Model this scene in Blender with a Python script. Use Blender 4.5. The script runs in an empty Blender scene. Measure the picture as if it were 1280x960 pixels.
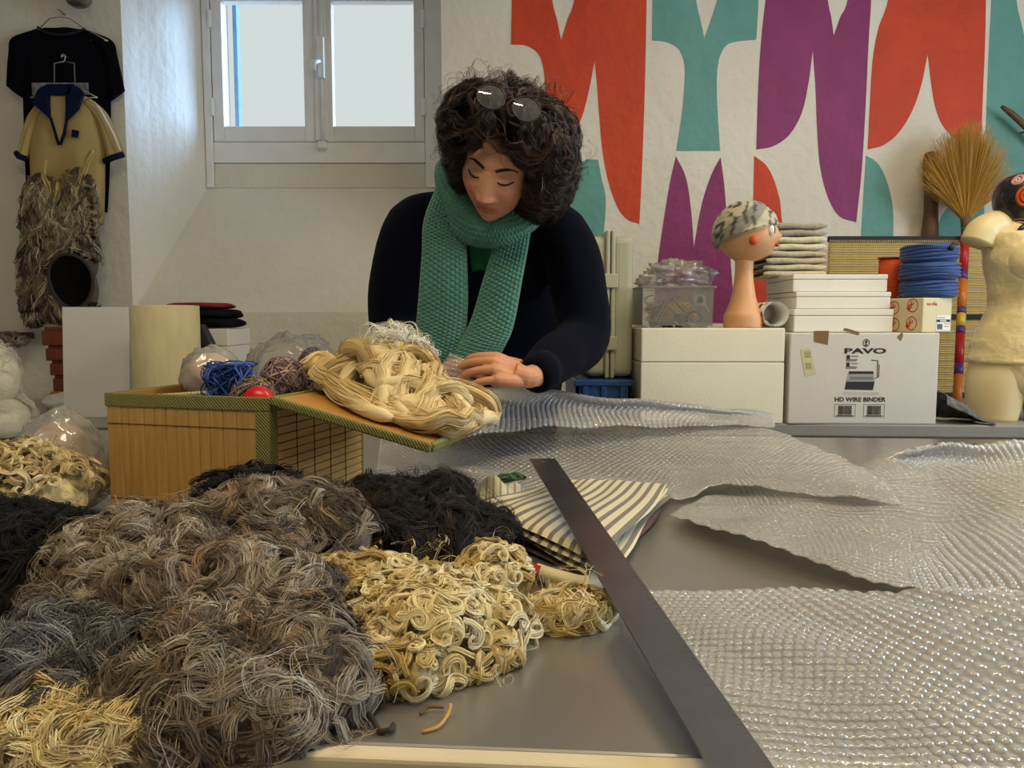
import bpy, bmesh, math, random
import numpy as np
from mathutils import Vector, Matrix
PI = math.pi
random.seed(7); rng = np.random.default_rng(7)
SC = bpy.context.scene
COL = SC.collection
R_ = math.radians

# ------------------------------------------------------------------ camera, sky, added sky fill, lights, exposure
CAM_Z = 1.10; PITCH = R_(4.76); FPX = 960.0
cam_d = bpy.data.cameras.new('camera'); cam = bpy.data.objects.new('camera', cam_d); COL.objects.link(cam)
cam.location = (0, 0, CAM_Z); cam.rotation_euler = (PI/2 - PITCH, 0, 0)
cam_d.sensor_width = 36.0; cam_d.lens = 36.0*FPX/1280.0; cam_d.clip_start = .02; cam_d.clip_end = 60
SC.camera = cam
SC.view_settings.view_transform = 'Standard'; SC.view_settings.look = 'None'
SC.view_settings.exposure = -0.08; SC.view_settings.gamma = 1.0
SC.view_settings.use_curve_mapping = False

world = bpy.data.worlds.new('overcast_sky'); SC.world = world; world.use_nodes = True
wb = world.node_tree.nodes['Background']
wb.inputs[0].default_value = (0.93, 1.0, 1.0, 1); wb.inputs[1].default_value = 0.78

def light(name, typ, loc, rot, energy, color, **kw):
    d = bpy.data.lights.new(name, typ); d.energy = energy; d.color = color
    for k, v in kw.items(): setattr(d, k, v)
    o = bpy.data.objects.new(name, d); COL.objects.link(o)
    o.location = loc; o.rotation_euler = rot
    return o
# added blue lamp outside the window, brightens the alcove reveal beyond the overcast sky
sd = Vector((-0.78, -0.50, -0.34))
sky_fill = light('sky_fill_offscreen', 'SUN', (0, 6, 5), sd.to_track_quat('-Z', 'Y').to_euler(), 16.0, (0.36, 0.60, 1.0), angle=R_(50))
# daylight in the opening of the side window (right wall, out of frame)
light('window_right_offscreen', 'AREA', (2.74, 0.95, 1.75), (0, PI/2, 0), 42.0, (0.70, 0.84, 1.0), shape='RECTANGLE', size=1.1, size_y=1.3)
TUBES = [(-0.25, 0.15, 2.72), (1.20, 1.20, 2.72)]
TUBE_COL = (1.0, 0.82, 0.50)
TUBE_W = 24.0

# ------------------------------------------------------------------ measuring helpers (photo pixel -> point in the room)
_F = np.array([0, math.cos(PITCH), -math.sin(PITCH)]); _U = np.array([0, math.sin(PITCH), math.cos(PITCH)]); _R = np.array([1., 0, 0])
_C = np.array([0, 0, CAM_Z])
def _ray(x, y): return _F*FPX + _R*(x-640) - _U*(y-480)
def at(x, y, Y): r = _ray(x, y); return _C + r*(Y/r[1])
def on(x, y, z=.8): r = _ray(x, y); return _C + r*((z-CAM_Z)/r[2])

# ------------------------------------------------------------------ mesh helpers
def mk(name, V, F, m=None, parent=None, smooth=False, col=None, uv=None):
    me = bpy.data.meshes.new(name)
    if isinstance(F, np.ndarray):
        V = np.asarray(V, dtype=np.float32).reshape(-1, 3); n = F.shape[1]
        me.vertices.add(len(V)); me.vertices.foreach_set('co', V.ravel())
        me.loops.add(F.size); me.loops.foreach_set('vertex_index', F.astype(np.int32).ravel())
        me.polygons.add(len(F)); me.polygons.foreach_set('loop_start', (np.arange(len(F))*n).astype(np.int32))
        me.update(calc_edges=True); me.validate()
    else:
        me.from_pydata([tuple(v) for v in V], [], F); me.update()
    if smooth: me.polygons.foreach_set('use_smooth', np.ones(len(me.polygons), dtype=bool))
    if col is not None:
        a = me.color_attributes.new('Col', 'FLOAT_COLOR', 'POINT')
        c = np.ones((len(me.vertices), 4), dtype=np.float32); c[:, :3] = np.asarray(col)[:, :3]
        a.data.foreach_set('color', c.ravel())
    if uv is not None:
        u = me.uv_layers.new(name='UVMap'); idx = np.zeros(len(me.loops), dtype=np.int32)
        me.loops.foreach_get('vertex_index', idx)
        u.data.foreach_set('uv', np.asarray(uv, dtype=np.float32)[idx].ravel())
    o = bpy.data.objects.new(name, me); COL.objects.link(o)
    if m: me.materials.append(m)
    if parent: o.parent = parent
    return o
def tag(o, label=None, cat=None, group=None, kind=None):
    if label: o['label'] = label
    if cat: o['category'] = cat
    if group: o['group'] = group
    if kind: o['kind'] = kind
    return o
def thing(name, label, cat, loc=(0, 0, 0), rotz=0, group=None):
    o = bpy.data.objects.new(name, None); COL.objects.link(o); o.empty_display_size = .05
    o.location = loc; o.rotation_euler = (0, 0, rotz)
    return tag(o, label, cat, group)
def bev(o, w=.003, seg=2, ang=40):
    b = o.modifiers.new('bevel', 'BEVEL'); b.width = w; b.segments = seg; b.limit_method = 'ANGLE'; b.angle_limit = R_(ang)
    return o
def place(o, loc=(0, 0, 0), rot=(0, 0, 0)):
    o.location = loc; o.rotation_euler = rot; return o
def dup(o, parent=None):
    c = o.copy(); COL.objects.link(c); c.parent = parent
    for ch in list(o.children): dup(ch, c)
    return c

class MB:
    """collects primitives of ONE part"""
    def __init__(s): s.v = []; s.f = []
    def add(s, V, F):
        b = len(s.v); s.v += [tuple(map(float, p)) for p in V]; s.f += [tuple(int(i)+b for i in f) for f in F]; return s
    def box(s, c, d, rot=None):
        x, y, z = d[0]/2, d[1]/2, d[2]/2
        V = [Vector(p) for p in ((-x,-y,-z),(x,-y,-z),(x,y,-z),(-x,y,-z),(-x,-y,z),(x,-y,z),(x,y,z),(-x,y,z))]
        if rot is not None: V = [rot @ p for p in V]
        V = [p + Vector(c) for p in V]
        return s.add(V, [(3,2,1,0),(4,5,6,7),(0,1,5,4),(1,2,6,5),(2,3,7,6),(3,0,4,7)])
    def bx(s, x0, x1, y0, y1, z0, z1): return s.box(((x0+x1)/2, (y0+y1)/2, (z0+z1)/2), (x1-x0, y1-y0, z1-z0))
    def lathe(s, prof, seg=24, c=(0, 0, 0), sx=1, sy=1, axis='Z'):
        V = []; n = len(prof)
        for r, z in prof:
            for k in range(seg):
                a = 2*PI*k/seg; p = (r*math.cos(a)*sx, r*math.sin(a)*sy, z)
                if axis == 'Y': p = (p[0], p[2], p[1])
                if axis == 'X': p = (p[2], p[0], p[1])
                V.append((p[0]+c[0], p[1]+c[1], p[2]+c[2]))
        F = [(i*seg+k, i*seg+(k+1) % seg, (i+1)*seg+(k+1) % seg, (i+1)*seg+k) for i in range(n-1) for k in range(seg)]
        F.append(tuple(range(seg))[::-1]); F.append(tuple((n-1)*seg+k for k in range(seg)))
        return s.add(V, F)
    def tube(s, P, r, seg=8, caps=True, closed=False):
        P = np.asarray(P, float); n = len(P)
        r = np.broadcast_to(np.asarray(r, float), (n,))
        T = np.gradient(P, axis=0)
        if closed: T = np.roll(P, -1, 0) - np.roll(P, 1, 0)
        T /= np.linalg.norm(T, axis=1)[:, None] + 1e-12
        a = np.array([0, 0, 1.]) if abs(T[0][2]) < .9 else np.array([1., 0, 0])
        V = []; 
        for i in range(n):
            a = a - T[i]*a.dot(T[i]); a /= np.linalg.norm(a) + 1e-12; b = np.cross(T[i], a)
            for k in range(seg):
                t = 2*PI*k/seg; V.append(P[i] + r[i]*(math.cos(t)*a + math.sin(t)*b))
        m = n if closed else n-1
        F = [(i*seg+k, i*seg+(k+1) % seg, ((i+1) % n)*seg+(k+1) % seg, ((i+1) % n)*seg+k) for i in range(m) for k in range(seg)]
        if caps and not closed: F += [tuple(range(seg))[::-1], tuple((n-1)*seg+k for k in range(seg))]
        return s.add(V, F)
    def ball(s, c, r, seg=14, rings=9, rot=None):
        r = (r, r, r) if not hasattr(r, '__len__') else r
        V = [(0, 0, -1)]
        for i in range(1, rings):
            t = -PI/2 + PI*i/rings
            V += [(math.cos(t)*math.cos(2*PI*k/seg), math.cos(t)*math.sin(2*PI*k/seg), math.sin(t)) for k in range(seg)]
        V.append((0, 0, 1)); n = len(V)-1
        F = [(0, 1+(k+1) % seg, 1+k) for k in range(seg)]
        for i in range(rings-2):
            F += [(1+i*seg+k, 1+i*seg+(k+1) % seg, 1+(i+1)*seg+(k+1) % seg, 1+(i+1)*seg+k) for k in range(seg)]
        F += [(n, 1+(rings-2)*seg+k, 1+(rings-2)*seg+(k+1) % seg) for k in range(seg)]
        V = [Vector((p[0]*r[0], p[1]*r[1], p[2]*r[2])) for p in V]
        if rot is not None: V = [rot @ p for p in V]
        return s.add([p + Vector(c) for p in V], F)
    def prism(s, pts, y0, y1):
        """polygon in x,z (list of (x,z)) extruded along y"""
        n = len(pts)
        V = [(x, y0, z) for x, z in pts] + [(x, y1, z) for x, z in pts]
        F = [tuple(range(n)), tuple(range(2*n-1, n-1, -1))] + [(i, n+i, n+(i+1) % n, (i+1) % n) for i in range(n)]
        return s.add(V, F)
    def prismz(s, pts, z0, z1):
        n = len(pts)
        V = [(x, y, z0) for x, y in pts] + [(x, y, z1) for x, y in pts]
        F = [tuple(range(n))[::-1], tuple(range(n, 2*n))] + [(i, (i+1) % n, n+(i+1) % n, n+i) for i in range(n)]
        return s.add(V, F)
    def grid(s, fn, nu, nv, wrap=False):
        V = [fn(i/nu, j/nv) for j in range(nv+1) for i in range(nu+1)]
        F = [(j*(nu+1)+i, j*(nu+1)+i+1, (j+1)*(nu+1)+i+1, (j+1)*(nu+1)+i) for j in range(nv) for i in range(nu)]
        return s.add(V, F)
    def build(s, name, m, parent=None, smooth=False, fix=False, col=None, uv=None):
        o = mk(name, s.v, s.f, m, parent, smooth, col, uv)
        if fix:
            b = bmesh.new(); b.from_mesh(o.data); bmesh.ops.recalc_face_normals(b, faces=b.faces); b.to_mesh(o.data); b.free()
        return o
def smooth_poly(pts, n=7):
    """closed outline; points (x,y) are curve points, points (x,y,1) are corners"""
    N = len(pts); out = []
    P = [np.array(p[:2], float) for p in pts]; C = [len(p) > 2 for p in pts]
    for i in range(N):
        p1, p2 = P[i], P[(i+1) % N]
        if C[i] and C[(i+1) % N]: out.append(p1); continue
        p0 = P[i-1] if not C[i] else p1 - (p2-p1)
        p3 = P[(i+2) % N] if not C[(i+1) % N] else p2 + (p2-p1)
        for k in range(n):
            t = k/n
            out.append(.5*(2*p1 + (p2-p0)*t + (2*p0-5*p1+4*p2-p3)*t*t + (3*p1-p0-3*p2+p3)*t**3))
    return out
def spline(P, n=8, closed=False):
    P = np.asarray(P, float); N = len(P); out = []
    for i in range(N if closed else N-1):
        p1, p2 = P[i], P[(i+1) % N]
        p0 = P[i-1] if (i > 0 or closed) else p1-(p2-p1); p3 = P[(i+2) % N] if (i < N-2 or closed) else p2+(p2-p1)
        for k in range(n):
            t = k/n; out.append(.5*(2*p1+(p2-p0)*t+(2*p0-5*p1+4*p2-p3)*t*t+(3*p1-p0-3*p2+p3)*t**3))
    if not closed: out.append(P[-1])
    return np.array(out)
def text_mesh(name, s, size, m, parent, loc, xs=1.0, bold=0.0, rot=(PI/2, 0, 0), align='CENTER', depth=.0003):
    c = bpy.data.curves.new(name, 'FONT'); c.body = s; c.size = size; c.align_x = align; c.offset = bold; c.extrude = depth; c.resolution_u = 3
    t = bpy.data.objects.new(name, c); COL.objects.link(t); bpy.context.view_layer.update()
    me = bpy.data.meshes.new_from_object(t.evaluated_get(bpy.context.evaluated_depsgraph_get()))
    bpy.data.objects.remove(t); bpy.data.curves.remove(c)
    me.name = name; me.materials.clear(); me.materials.append(m)
    o = bpy.data.objects.new(name, me); COL.objects.link(o); o.parent = parent
    o.location = loc; o.rotation_euler = rot; o.scale = (xs, 1, 1)
    return o

# ------------------------------------------------------------------ materials
def srgb(r, g, b):
    f = lambda c: (c/255/12.92) if c/255 <= .04045 else ((c/255+.055)/1.055)**2.4
    return (f(r), f(g), f(b))
MATS = {}
def mat(name, c=(.8, .8, .8), rough=.6, metal=0, var=0, vscale=8, bump=0, bscale=60, spec=.4, sheen=0, alpha=1, attr=False, trans=0, stretch=(1, 1, 1), coat=0, bdist=.004, detail=6, emit=None, estr=0):
    if name in MATS: return MATS[name]
    m = bpy.data.materials.new(name); m.use_nodes = True; nt = m.node_tree; b = nt.nodes['Principled BSDF']
    b.inputs['Base Color'].default_value = (*c, 1); b.inputs['Roughness'].default_value = rough; b.inputs['Metallic'].default_value = metal
    b.inputs['Specular IOR Level'].default_value = spec; b.inputs['Alpha'].default_value = alpha
    b.inputs['Sheen Weight'].default_value = sheen; b.inputs['Transmission Weight'].default_value = trans; b.inputs['Coat Weight'].default_value = coat
    if emit: b.inputs['Emission Color'].default_value = (*emit, 1); b.inputs['Emission Strength'].default_value = estr
    L = nt.links.new
    tc = nt.nodes.new('ShaderNodeTexCoord'); mp = nt.nodes.new('ShaderNodeMapping'); mp.inputs['Scale'].default_value = stretch
    L(tc.outputs['Object'], mp.inputs['Vector'])
    src = None
    if attr:
        at_ = nt.nodes.new('ShaderNodeAttribute'); at_.attribute_name = 'Col'; src = at_.outputs['Color']
    if var:
        nz = nt.nodes.new('ShaderNodeTexNoise'); nz.inputs['Scale'].default_value = vscale; nz.inputs['Detail'].default_value = detail; L(mp.outputs[0], nz.inputs['Vector'])
        mr = nt.nodes.new('ShaderNodeMapRange'); mr.inputs['From Min'].default_value = .3; mr.inputs['From Max'].default_value = .7
        mr.inputs['To Min'].default_value = 1-var; mr.inputs['To Max'].default_value = 1+var; L(nz.outputs['Fac'], mr.inputs['Value'])
        mx = nt.nodes.new('ShaderNodeVectorMath'); mx.operation = 'SCALE'
        if src: L(src, mx.inputs[0])
        else: mx.inputs[0].default_value = c
        L(mr.outputs[0], mx.inputs['Scale']); src = mx.outputs[0]
    if src: L(src, b.inputs['Base Color'])
    if bump:
        bz = nt.nodes.new('ShaderNodeTexNoise'); bz.inputs['Scale'].default_value = bscale; bz.inputs['Detail'].default_value = 5; L(mp.outputs[0], bz.inputs['Vector'])
        bp = nt.nodes.new('ShaderNodeBump'); bp.inputs['Strength'].default_value = bump; bp.inputs['Distance'].default_value = bdist
        L(bz.outputs['Fac'], bp.inputs['Height']); L(bp.outputs[0], b.inputs['Normal'])
    MATS[name] = m; return m
plaster = mat('white_plaster', (.72, .68, .60), .85, var=.05, vscale=3, bump=.55, bscale=26, bdist=.01, spec=.2)
mural_red = mat('red_paint', srgb(196, 62, 30), .6, var=.10, vscale=9, bump=.55, bscale=26, bdist=.01)
mural_teal = mat('teal_paint', srgb(96, 152, 146), .6, var=.07, vscale=9, bump=.55, bscale=26, bdist=.01)
mural_purple = mat('purple_paint', srgb(132, 46, 102), .6, var=.10, vscale=9, bump=.55, bscale=26, bdist=.01)
white_paint = mat('white_gloss_paint', (.82, .815, .81), .45, var=.04, vscale=12, bump=.12, bscale=40)
steel = mat('steel_sheet', (.42, .40, .375), .32, metal=.8, var=.06, vscale=5, bump=.03, bscale=9)
steel_dark = mat('dark_steel', (.26, .25, .24), .38, metal=.7, var=.1, vscale=10)
trim_m = mat('cream_edge', srgb(205, 190, 160), .45, var=.05)
chrome = mat('chrome', (.7, .7, .7), .15, metal=1)
wire_m = mat('wire', (.42, .40, .38), .3, metal=1)
black_plastic = mat('black_plastic', (.018, .018, .02), .4)
tile_floor = mat('floor_concrete', (.33, .31, .28), .6, var=.12, vscale=4)

# ------------------------------------------------------------------ room shell
WY = 2.95; WINY = 3.35
XL, XR, YB, CEIL = -3.2, 2.7, -2.6, 2.95
def struct(mb, name, m, smooth=False, parent=None):
    o = mb.build(name, m, parent, smooth)
    if not parent: o['kind'] = 'structure'
    return o
struct(MB().bx(XL-.2, XR+.2, YB-.2, 3.8, -.12, 0), 'floor', tile_floor)
struct(MB().bx(XL-.2, XR+.2, YB-.2, 3.8, CEIL, CEIL+.12), 'ceiling', plaster)
struct(MB().bx(XL-.2, XL, YB, 3.75, 0, CEIL), 'wall_left', plaster)
struct(MB().bx(XL, XR, YB-.2, YB, 0, CEIL), 'wall_front', plaster)
# right wall with a window opening (out of frame)
b = MB(); wy0, wy1, wz0, wz1 = .30, 1.60, 1.1, 2.4
b.bx(XR, XR+.3, YB, wy0, 0, CEIL).bx(XR, XR+.3, wy1, 3.75, 0, CEIL).bx(XR, XR+.3, wy0, wy1, 0, wz0).bx(XR, XR+.3, wy0, wy1, wz1, CEIL)
struct(b, 'wall_right', plaster)
# back wall with the splayed window alcove
ax0, ax1, az0, az1 = -1.449, -.262, 1.13, 2.80      # alcove mouth in the wall plane
wx0, wx1, wz0_, wz1_ = -1.305, -.288, 1.664, 2.62   # the same alcove at the window
b = MB()
def q(a, b_, c, d): b.add([a, b_, c, d], [(0, 1, 2, 3)])
for (x0, x1, z0, z1) in ((XL, ax0, 0, CEIL), (ax1, XR, 0, CEIL), (ax0, ax1, 0, az0), (ax0, ax1, az1, CEIL)):
    q((x0, WY, z0), (x1, WY, z0), (x1, WY, z1), (x0, WY, z1))
def reveal(p0, p1, p2, p3, nu=10, nv=10):   # softly uneven hand plaster
    P = [np.array(p) for p in (p0, p1, p2, p3)]
    def fn(u, v):
        p = (P[0]*(1-u)+P[1]*u)*(1-v)+(P[3]*(1-u)+P[2]*u)*v
        e = min(u, 1-u, v, 1-v)*4; e = min(e, 1)
        return p + e*.006*np.array([math.sin(9*u+5*v), 0, math.sin(7*u-6*v+1)])
    b.grid(fn, nu, nv)
reveal((ax0, WY, az0), (wx0, WINY, wz0_), (wx0, WINY, wz1_), (ax0, WY, az1))
reveal((wx1, WINY, wz0_), (ax1, WY, az0), (ax1, WY, az1), (wx1, WINY, wz1_))
reveal((ax0, WY, az0), (ax1, WY, az0), (wx1, WINY, wz0_), (wx0, WINY, wz0_))
q((ax0, WY, az1), (wx0, WINY, wz1_), (wx1, WINY, wz1_), (ax1, WY, az1))
# outer face of the wall
for (x0, x1, z0, z1) in ((XL, wx0, 0, CEIL), (wx1, XR, 0, CEIL), (wx0, wx1, 0, wz0_), (wx0, wx1, wz1_, CEIL)):
    b.bx(x0, x1, WINY+.075, WINY+.30, z0, z1)
wall = struct(b, 'wall_back', plaster)
# --- mural: painted shapes, a thin coat proud of the plaster
K = 680/1280
def mural(pts, m, label):
    P = [(600+p[0]*K, p[1]*K) + tuple(p[2:]) for p in pts]
    P = [(at(p[0], p[1], WY)[0], at(p[0], p[1], WY)[2]) for p in smooth_poly(P)]
    o = MB().prism(P, WY-.0016, WY+.001).build('mural_shape', m, wall)
    bm = bmesh.new(); bm.from_mesh(o.data); bmesh.ops.triangulate(bm, faces=bm.faces); bmesh.ops.recalc_face_normals(bm, faces=bm.faces); bm.to_mesh(o.data); bm.free()
    o['label'] = label
T = -150
mural([(77,T,1),(75,0),(73,105,1),(110,108),(138,128),(150,165),(153,200),(160,240),(178,280),(200,302),(222,310,1),(240,275),(256,215),(270,143,1),(277,220),(282,290),(289,360),(303,430),(325,490),(348,517),(375,527,1),(381,400),(388,200),(392,0),(394,T,1),(245,T,1),(222,0),(206,45),(191,95,1),(182,50),(170,0),(150,T,1)], mural_red, 'red painted double lobe shape of the mural')
mural([(408,T,1),(406,0),(405,95,1),(438,99),(466,114),(480,145),(482,185),(476,260),(462,355,1),(565,355,1),(560,280),(557,210),(559,160),(568,124),(590,101),(650,93,1),(655,0),(657,T,1),(600,T,1),(558,0),(545,42),(528,90,1),(518,45),(508,0),(480,T,1)], mural_teal, 'teal painted funnel shape of the mural')
mural([(690,T,1),(672,0),(662,90),(655,200),(650,352,1),(690,344),(727,318),(756,268),(772,200),(783,118,1),(789,200),(793,300),(800,390),(818,462),(845,508),(885,523,1),(898,400),(907,250),(914,100),(920,0),(924,T,1),(890,T,1),(865,0),(848,40),(832,85,1),(826,40),(818,0),(800,T,1)], mural_purple, 'purple painted double lobe shape of the mural')
mural([(985,T,1),(960,0),(938,65),(924,140),(917,250),(912,352,1),(950,341),(985,312),(1016,262),(1038,200),(1053,127,1),(1062,200),(1072,255),(1092,300),(1130,335),(1178,352,1),(1183,220),(1188,100),(1190,0),(1192,T,1)], mural_red, 'red painted lobed shape right of the purple one in the mural')
mural([(1205,T,1),(1203,0),(1198,100),(1192,250),(1186,470,1),(1240,452),(1300,440),(1420,430,1),(1420,T,1),(1300,T,1),(1340,0),(1300,60),(1286,110,1),(1272,50),(1262,0),(1250,T,1)], mural_teal, 'large teal painted shape behind the broom in the mural')
mural([(461,368,1),(447,430),(432,520),(418,620),(405,760,1),(600,760,1),(590,620),(580,500),(574,430),(566,370,1),(545,410),(522,480),(503,582,1),(497,500),(485,420)], mural_purple, 'purple painted two peaked shape low in the mural')
mural([(645,367,1),(643,480),(640,760,1),(760,760,1),(735,620),(712,530),(705,470),(690,420),(672,388)], mural_red, 'red painted half leaf low in the mural')
mural([(908,366,1),(902,460),(896,565,1),(972,565,1),(971,490),(958,430),(936,385)], mural_teal, 'teal painted half leaf above the straw mat')
mural([(278,376,1),(286,420),(296,470),(291,555,1),(150,620,1),(165,520),(195,440),(230,390),(250,375,1)], mural_teal, 'teal painted half leaf behind the woman')
mural([(1186,480,1),(1120,476),(1092,500),(1078,535),(1076,560,1),(1186,560,1)], mural_teal, 'small teal painted piece behind the broom handle')

# --- window: two casements in a fixed frame
def wpt(x, y, Y): p = at(x, y, Y); return p[0], p[2]
win = thing('window_1', 'white painted two casement window in the deep alcove', 'window', (0, WINY, 0)); win['kind'] = 'structure'
fx0, fz_b = wpt(258, 204, WINY); fx1 = wx1; ztop = wz1_
cx0 = wpt(268, 177, WINY)[0]; cx1 = wpt(531, 177, WINY)[0]; czb = wpt(400, 177.5, WINY)[1]; cm = wpt(394, 90, WINY)[0]
gl0, gz0 = wpt(281, 158, WINY); gl1 = wpt(379.5, 80, WINY)[0]; gr0 = wpt(415.5, 80, WINY)[0]; gr1 = wpt(517.5, 80, WINY)[0]; gz1 = wpt(330, 2, WINY)[1]
czt = gz1 + .075
f = MB(); f.bx(wx0, cx0-.003, -.012, .07, wz0_, ztop).bx(cx1+.003, wx1+.002, -.012, .07, wz0_, ztop).bx(cx0-.003, cx1+.003, -.012, .07, czt+.003, ztop)
bev(f.build('window_frame', white_paint, win), .004)
bev(MB().bx(cx0-.002, cx1+.002, -.010, .07, fz_b, czb-.003).build('bottom_rail', white_paint, win), .003)
bev(MB().bx(cx0-.002, cx1+.002, -.004, .07, wz0_, fz_b-.002).build('sill_panel', plaster, win), .003)
glass = bpy.data.materials.new('window_glass'); glass.use_nodes = True
nt = glass.node_tree; nt.nodes.remove(nt.nodes['Principled BSDF']); tr = nt.nodes.new('ShaderNodeBsdfTransparent'); gg = nt.nodes.new('ShaderNodeBsdfGlossy'); ms = nt.nodes.new('ShaderNodeMixShader')
gg.inputs['Roughness'].default_value = .03; ms.inputs[0].default_value = .002; tr.inputs[0].default_value = (.97, .985, .98, 1)
nt.links.new(tr.outputs[0], ms.inputs[1]); nt.links.new(gg.outputs[0], ms.inputs[2]); nt.links.new(ms.outputs[0], nt.nodes['Material Output'].inputs[0])
for (a0, a1, g0, g1) in ((cx0, cm, gl0, gl1), (cm+.003, cx1, gr0, gr1)):
    m_ = MB(); m_.bx(a0, g0, -.006, .04, czb, czt).bx(g1, a1, -.006, .04, czb, czt).bx(g0, g1, -.006, .04, czb, gz0).bx(g0, g1, -.006, .04, gz1, czt)
    c_ = bev(m_.build('casement', white_paint, win), .004)
    mk('pane', *(lambda t: (t.v, t.f))(MB().bx(g0-.004, g1+.004, .014, .018, gz0-.004, gz1+.004)), glass, c_)
    hx = a0 if a0 == cx0 else a1
    for yy in (25, 135):
        hz = wpt(267, yy, WINY)[1]; MB().lathe([(.0085, -.036), (.0095, -.034), (.0095, .034), (.0085, .036)], 10, (hx, -.012, hz)).build('hinge', white_paint, c_, True)
# meeting stile cover with the espagnolette rod, handle and keeper
bev(MB().bx(cm+.001, wpt(409, 90, WINY)[0], -.016, -.006, czb+.004, czt-.004).build('meeting_strip', white_paint, win), .003)
rx = wpt(404, 90, WINY)[0]
rod = MB().lathe([(.006, czb-.02), (.006, czt)], 10, (rx, -.024, 0)).build('bolt_rod', white_paint, win, True)
hz = wpt(402, 75, WINY)[1]
bev(MB().bx(rx-.013, rx+.013, -.042, -.014, hz-.085, hz+.085).build('bolt_case', white_paint, rod), .006, 3)
hb = MB().tube([(rx-.004, -.045, hz-.02), (rx-.02, -.07, hz-.03), (rx-.024, -.072, hz-.06)], [.009, .011, .012], 10).build('bolt_handle', white_paint, rod, True)
bev(MB().bx(rx-.02, rx+.016, -.045, -.004, czb-.035, czb-.006).build('bolt_keeper', white_paint, win), .006, 2)
# outer jamb, glimpsed at the left of the left pane
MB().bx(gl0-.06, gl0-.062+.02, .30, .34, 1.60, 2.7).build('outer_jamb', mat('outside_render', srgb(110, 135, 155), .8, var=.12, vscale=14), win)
# side window frame on the right wall (out of frame)
w2 = thing('window_2', 'side window in the right wall', 'window', (XR, 0, 0)); w2['kind'] = 'structure'
f = MB(); f.bx(.05, .12, wy0, wy0+.06, wz0, wz1).bx(.05, .12, wy1-.06, wy1, wz0, wz1).bx(.05, .12, wy0, wy1, wz0, wz0+.06).bx(.05, .12, wy0, wy1, wz1-.06, wz1).bx(.05, .12, (wy0+wy1)/2-.04, (wy0+wy1)/2+.04, wz0, wz1)
f.build('window_frame', white_paint, w2); MB().bx(.08, .084, wy0+.05, wy1-.05, wz0+.05, wz1-.05).build('pane', glass, w2)
# ceiling tube lamps (out of frame, mirrored in the spectacles)
tube_glow = mat('tube_glow', (.9, .9, .85), .4, emit=TUBE_COL, estr=4.0)
for i, (x, y, z) in enumerate(TUBES):
    t = thing('ceiling_lamp', 'white ceiling fixture with one fluorescent tube', 'lamp', (x, y, z), 0, 'ceiling tube lamps')
    bev(MB().bx(-.65, .65, -.05, .05, .05, .23).build('fixture_body', white_paint, t), .01)
    MB().lathe([(.016, -.6), (.016, .6)], 12, (0, 0, .018), axis='X').build('tube', tube_glow, t, True)
    l = light('ceiling_tube_offscreen', 'AREA', (x, y, z-.01), (0, 0, 0), TUBE_W, TUBE_COL, shape='RECTANGLE', size=1.2, size_y=.08)

# ------------------------------------------------------------------ work table and benches
TZ = .80; TROT = R_(-4.0)
tb = thing('work_table', 'large grey steel topped work table with cream front edge', 'table', (-.05, .506, 0), TROT)
bev(MB().bx(-1.55, 1.75, .012, 1.50, TZ-.03, TZ).build('table_top', steel, tb), .003)
bev(MB().bx(-1.55, 1.75, -.006, .012, TZ-.045, TZ+.0005).build('edge_trim', trim_m, tb), .003)
MB().bx(-1.45, 1.65, .10, .13, TZ-.12, TZ-.03).bx(-1.45, 1.65, 1.38, 1.41, TZ-.12, TZ-.03).build('apron', steel_dark, tb)
for x in (-1.47, 1.67):
    for y in (.08, 1.42): bev(MB().bx(x-.03, x+.03, y-.03, y+.03, 0, TZ-.03).build('leg', steel_dark, tb), .004)
BZ = .815
bn = thing('back_bench', 'grey metal edged bench along the mural wall', 'bench', (1.40, 2.06, 0), R_(-3.5))
bev(MB().bx(-1.22, 1.25, 0, .80, BZ-.035, BZ).build('bench_top', mat('grey_laminate', (.27, .26, .24), .5, var=.06), bn), .004)
for x in (-1.15, 1.18):
    for y in (.06, .72): bev(MB().bx(x-.025, x+.025, y-.025, y+.025, 0, BZ-.035).build('leg', steel_dark, bn), .004)
sb = thing('side_table', 'grey steel table beside the window alcove', 'table', (-1.45, 2.42, 0))
bev(MB().bx(-1.1, .98, -.27, .47, TZ-.03, TZ).build('table_top', steel, sb), .003)
for x in (-1.05, .93):
    for y in (-.22, .42): bev(MB().bx(x-.025, x+.025, y-.025, y+.025, 0, TZ-.03).build('leg', steel_dark, sb), .004)
# ================================================================== things on the bench by the mural wall
card = mat('white_card', (.74, .71, .64), .7, var=.03, vscale=6, bump=.08, bscale=120)
card_grey = mat('greyish_white_card', (.60, .575, .53), .7, var=.04, vscale=5, bump=.1, bscale=90, stretch=(1, 1, .2))
foam = mat('white_foam', (.76, .72, .58), .65, var=.03, bump=.15, bscale=150)
ink = mat('black_ink', (.02, .02, .022), .6); ink_grey = mat('grey_ink', (.16, .16, .16), .6); ink_pale = mat('pale_grey_ink', (.36, .35, .33), .6)
ink_red = mat('red_ink', srgb(190, 40, 40), .6); paper = mat('white_paper', (.80, .79, .75), .7)
tape_m = mat('brown_tape', srgb(128, 102, 72), .3)
def bench_box(x0, x1, y0, y1, Y):
    """front face measured in the photo -> (x centre, z bottom, width, height) at depth Y"""
    a = at(x0, y1, Y); b_ = at(x1, y0, Y); return (a[0]+b_[0])/2, a[2], b_[0]-a[0], b_[2]-a[2]

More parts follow.
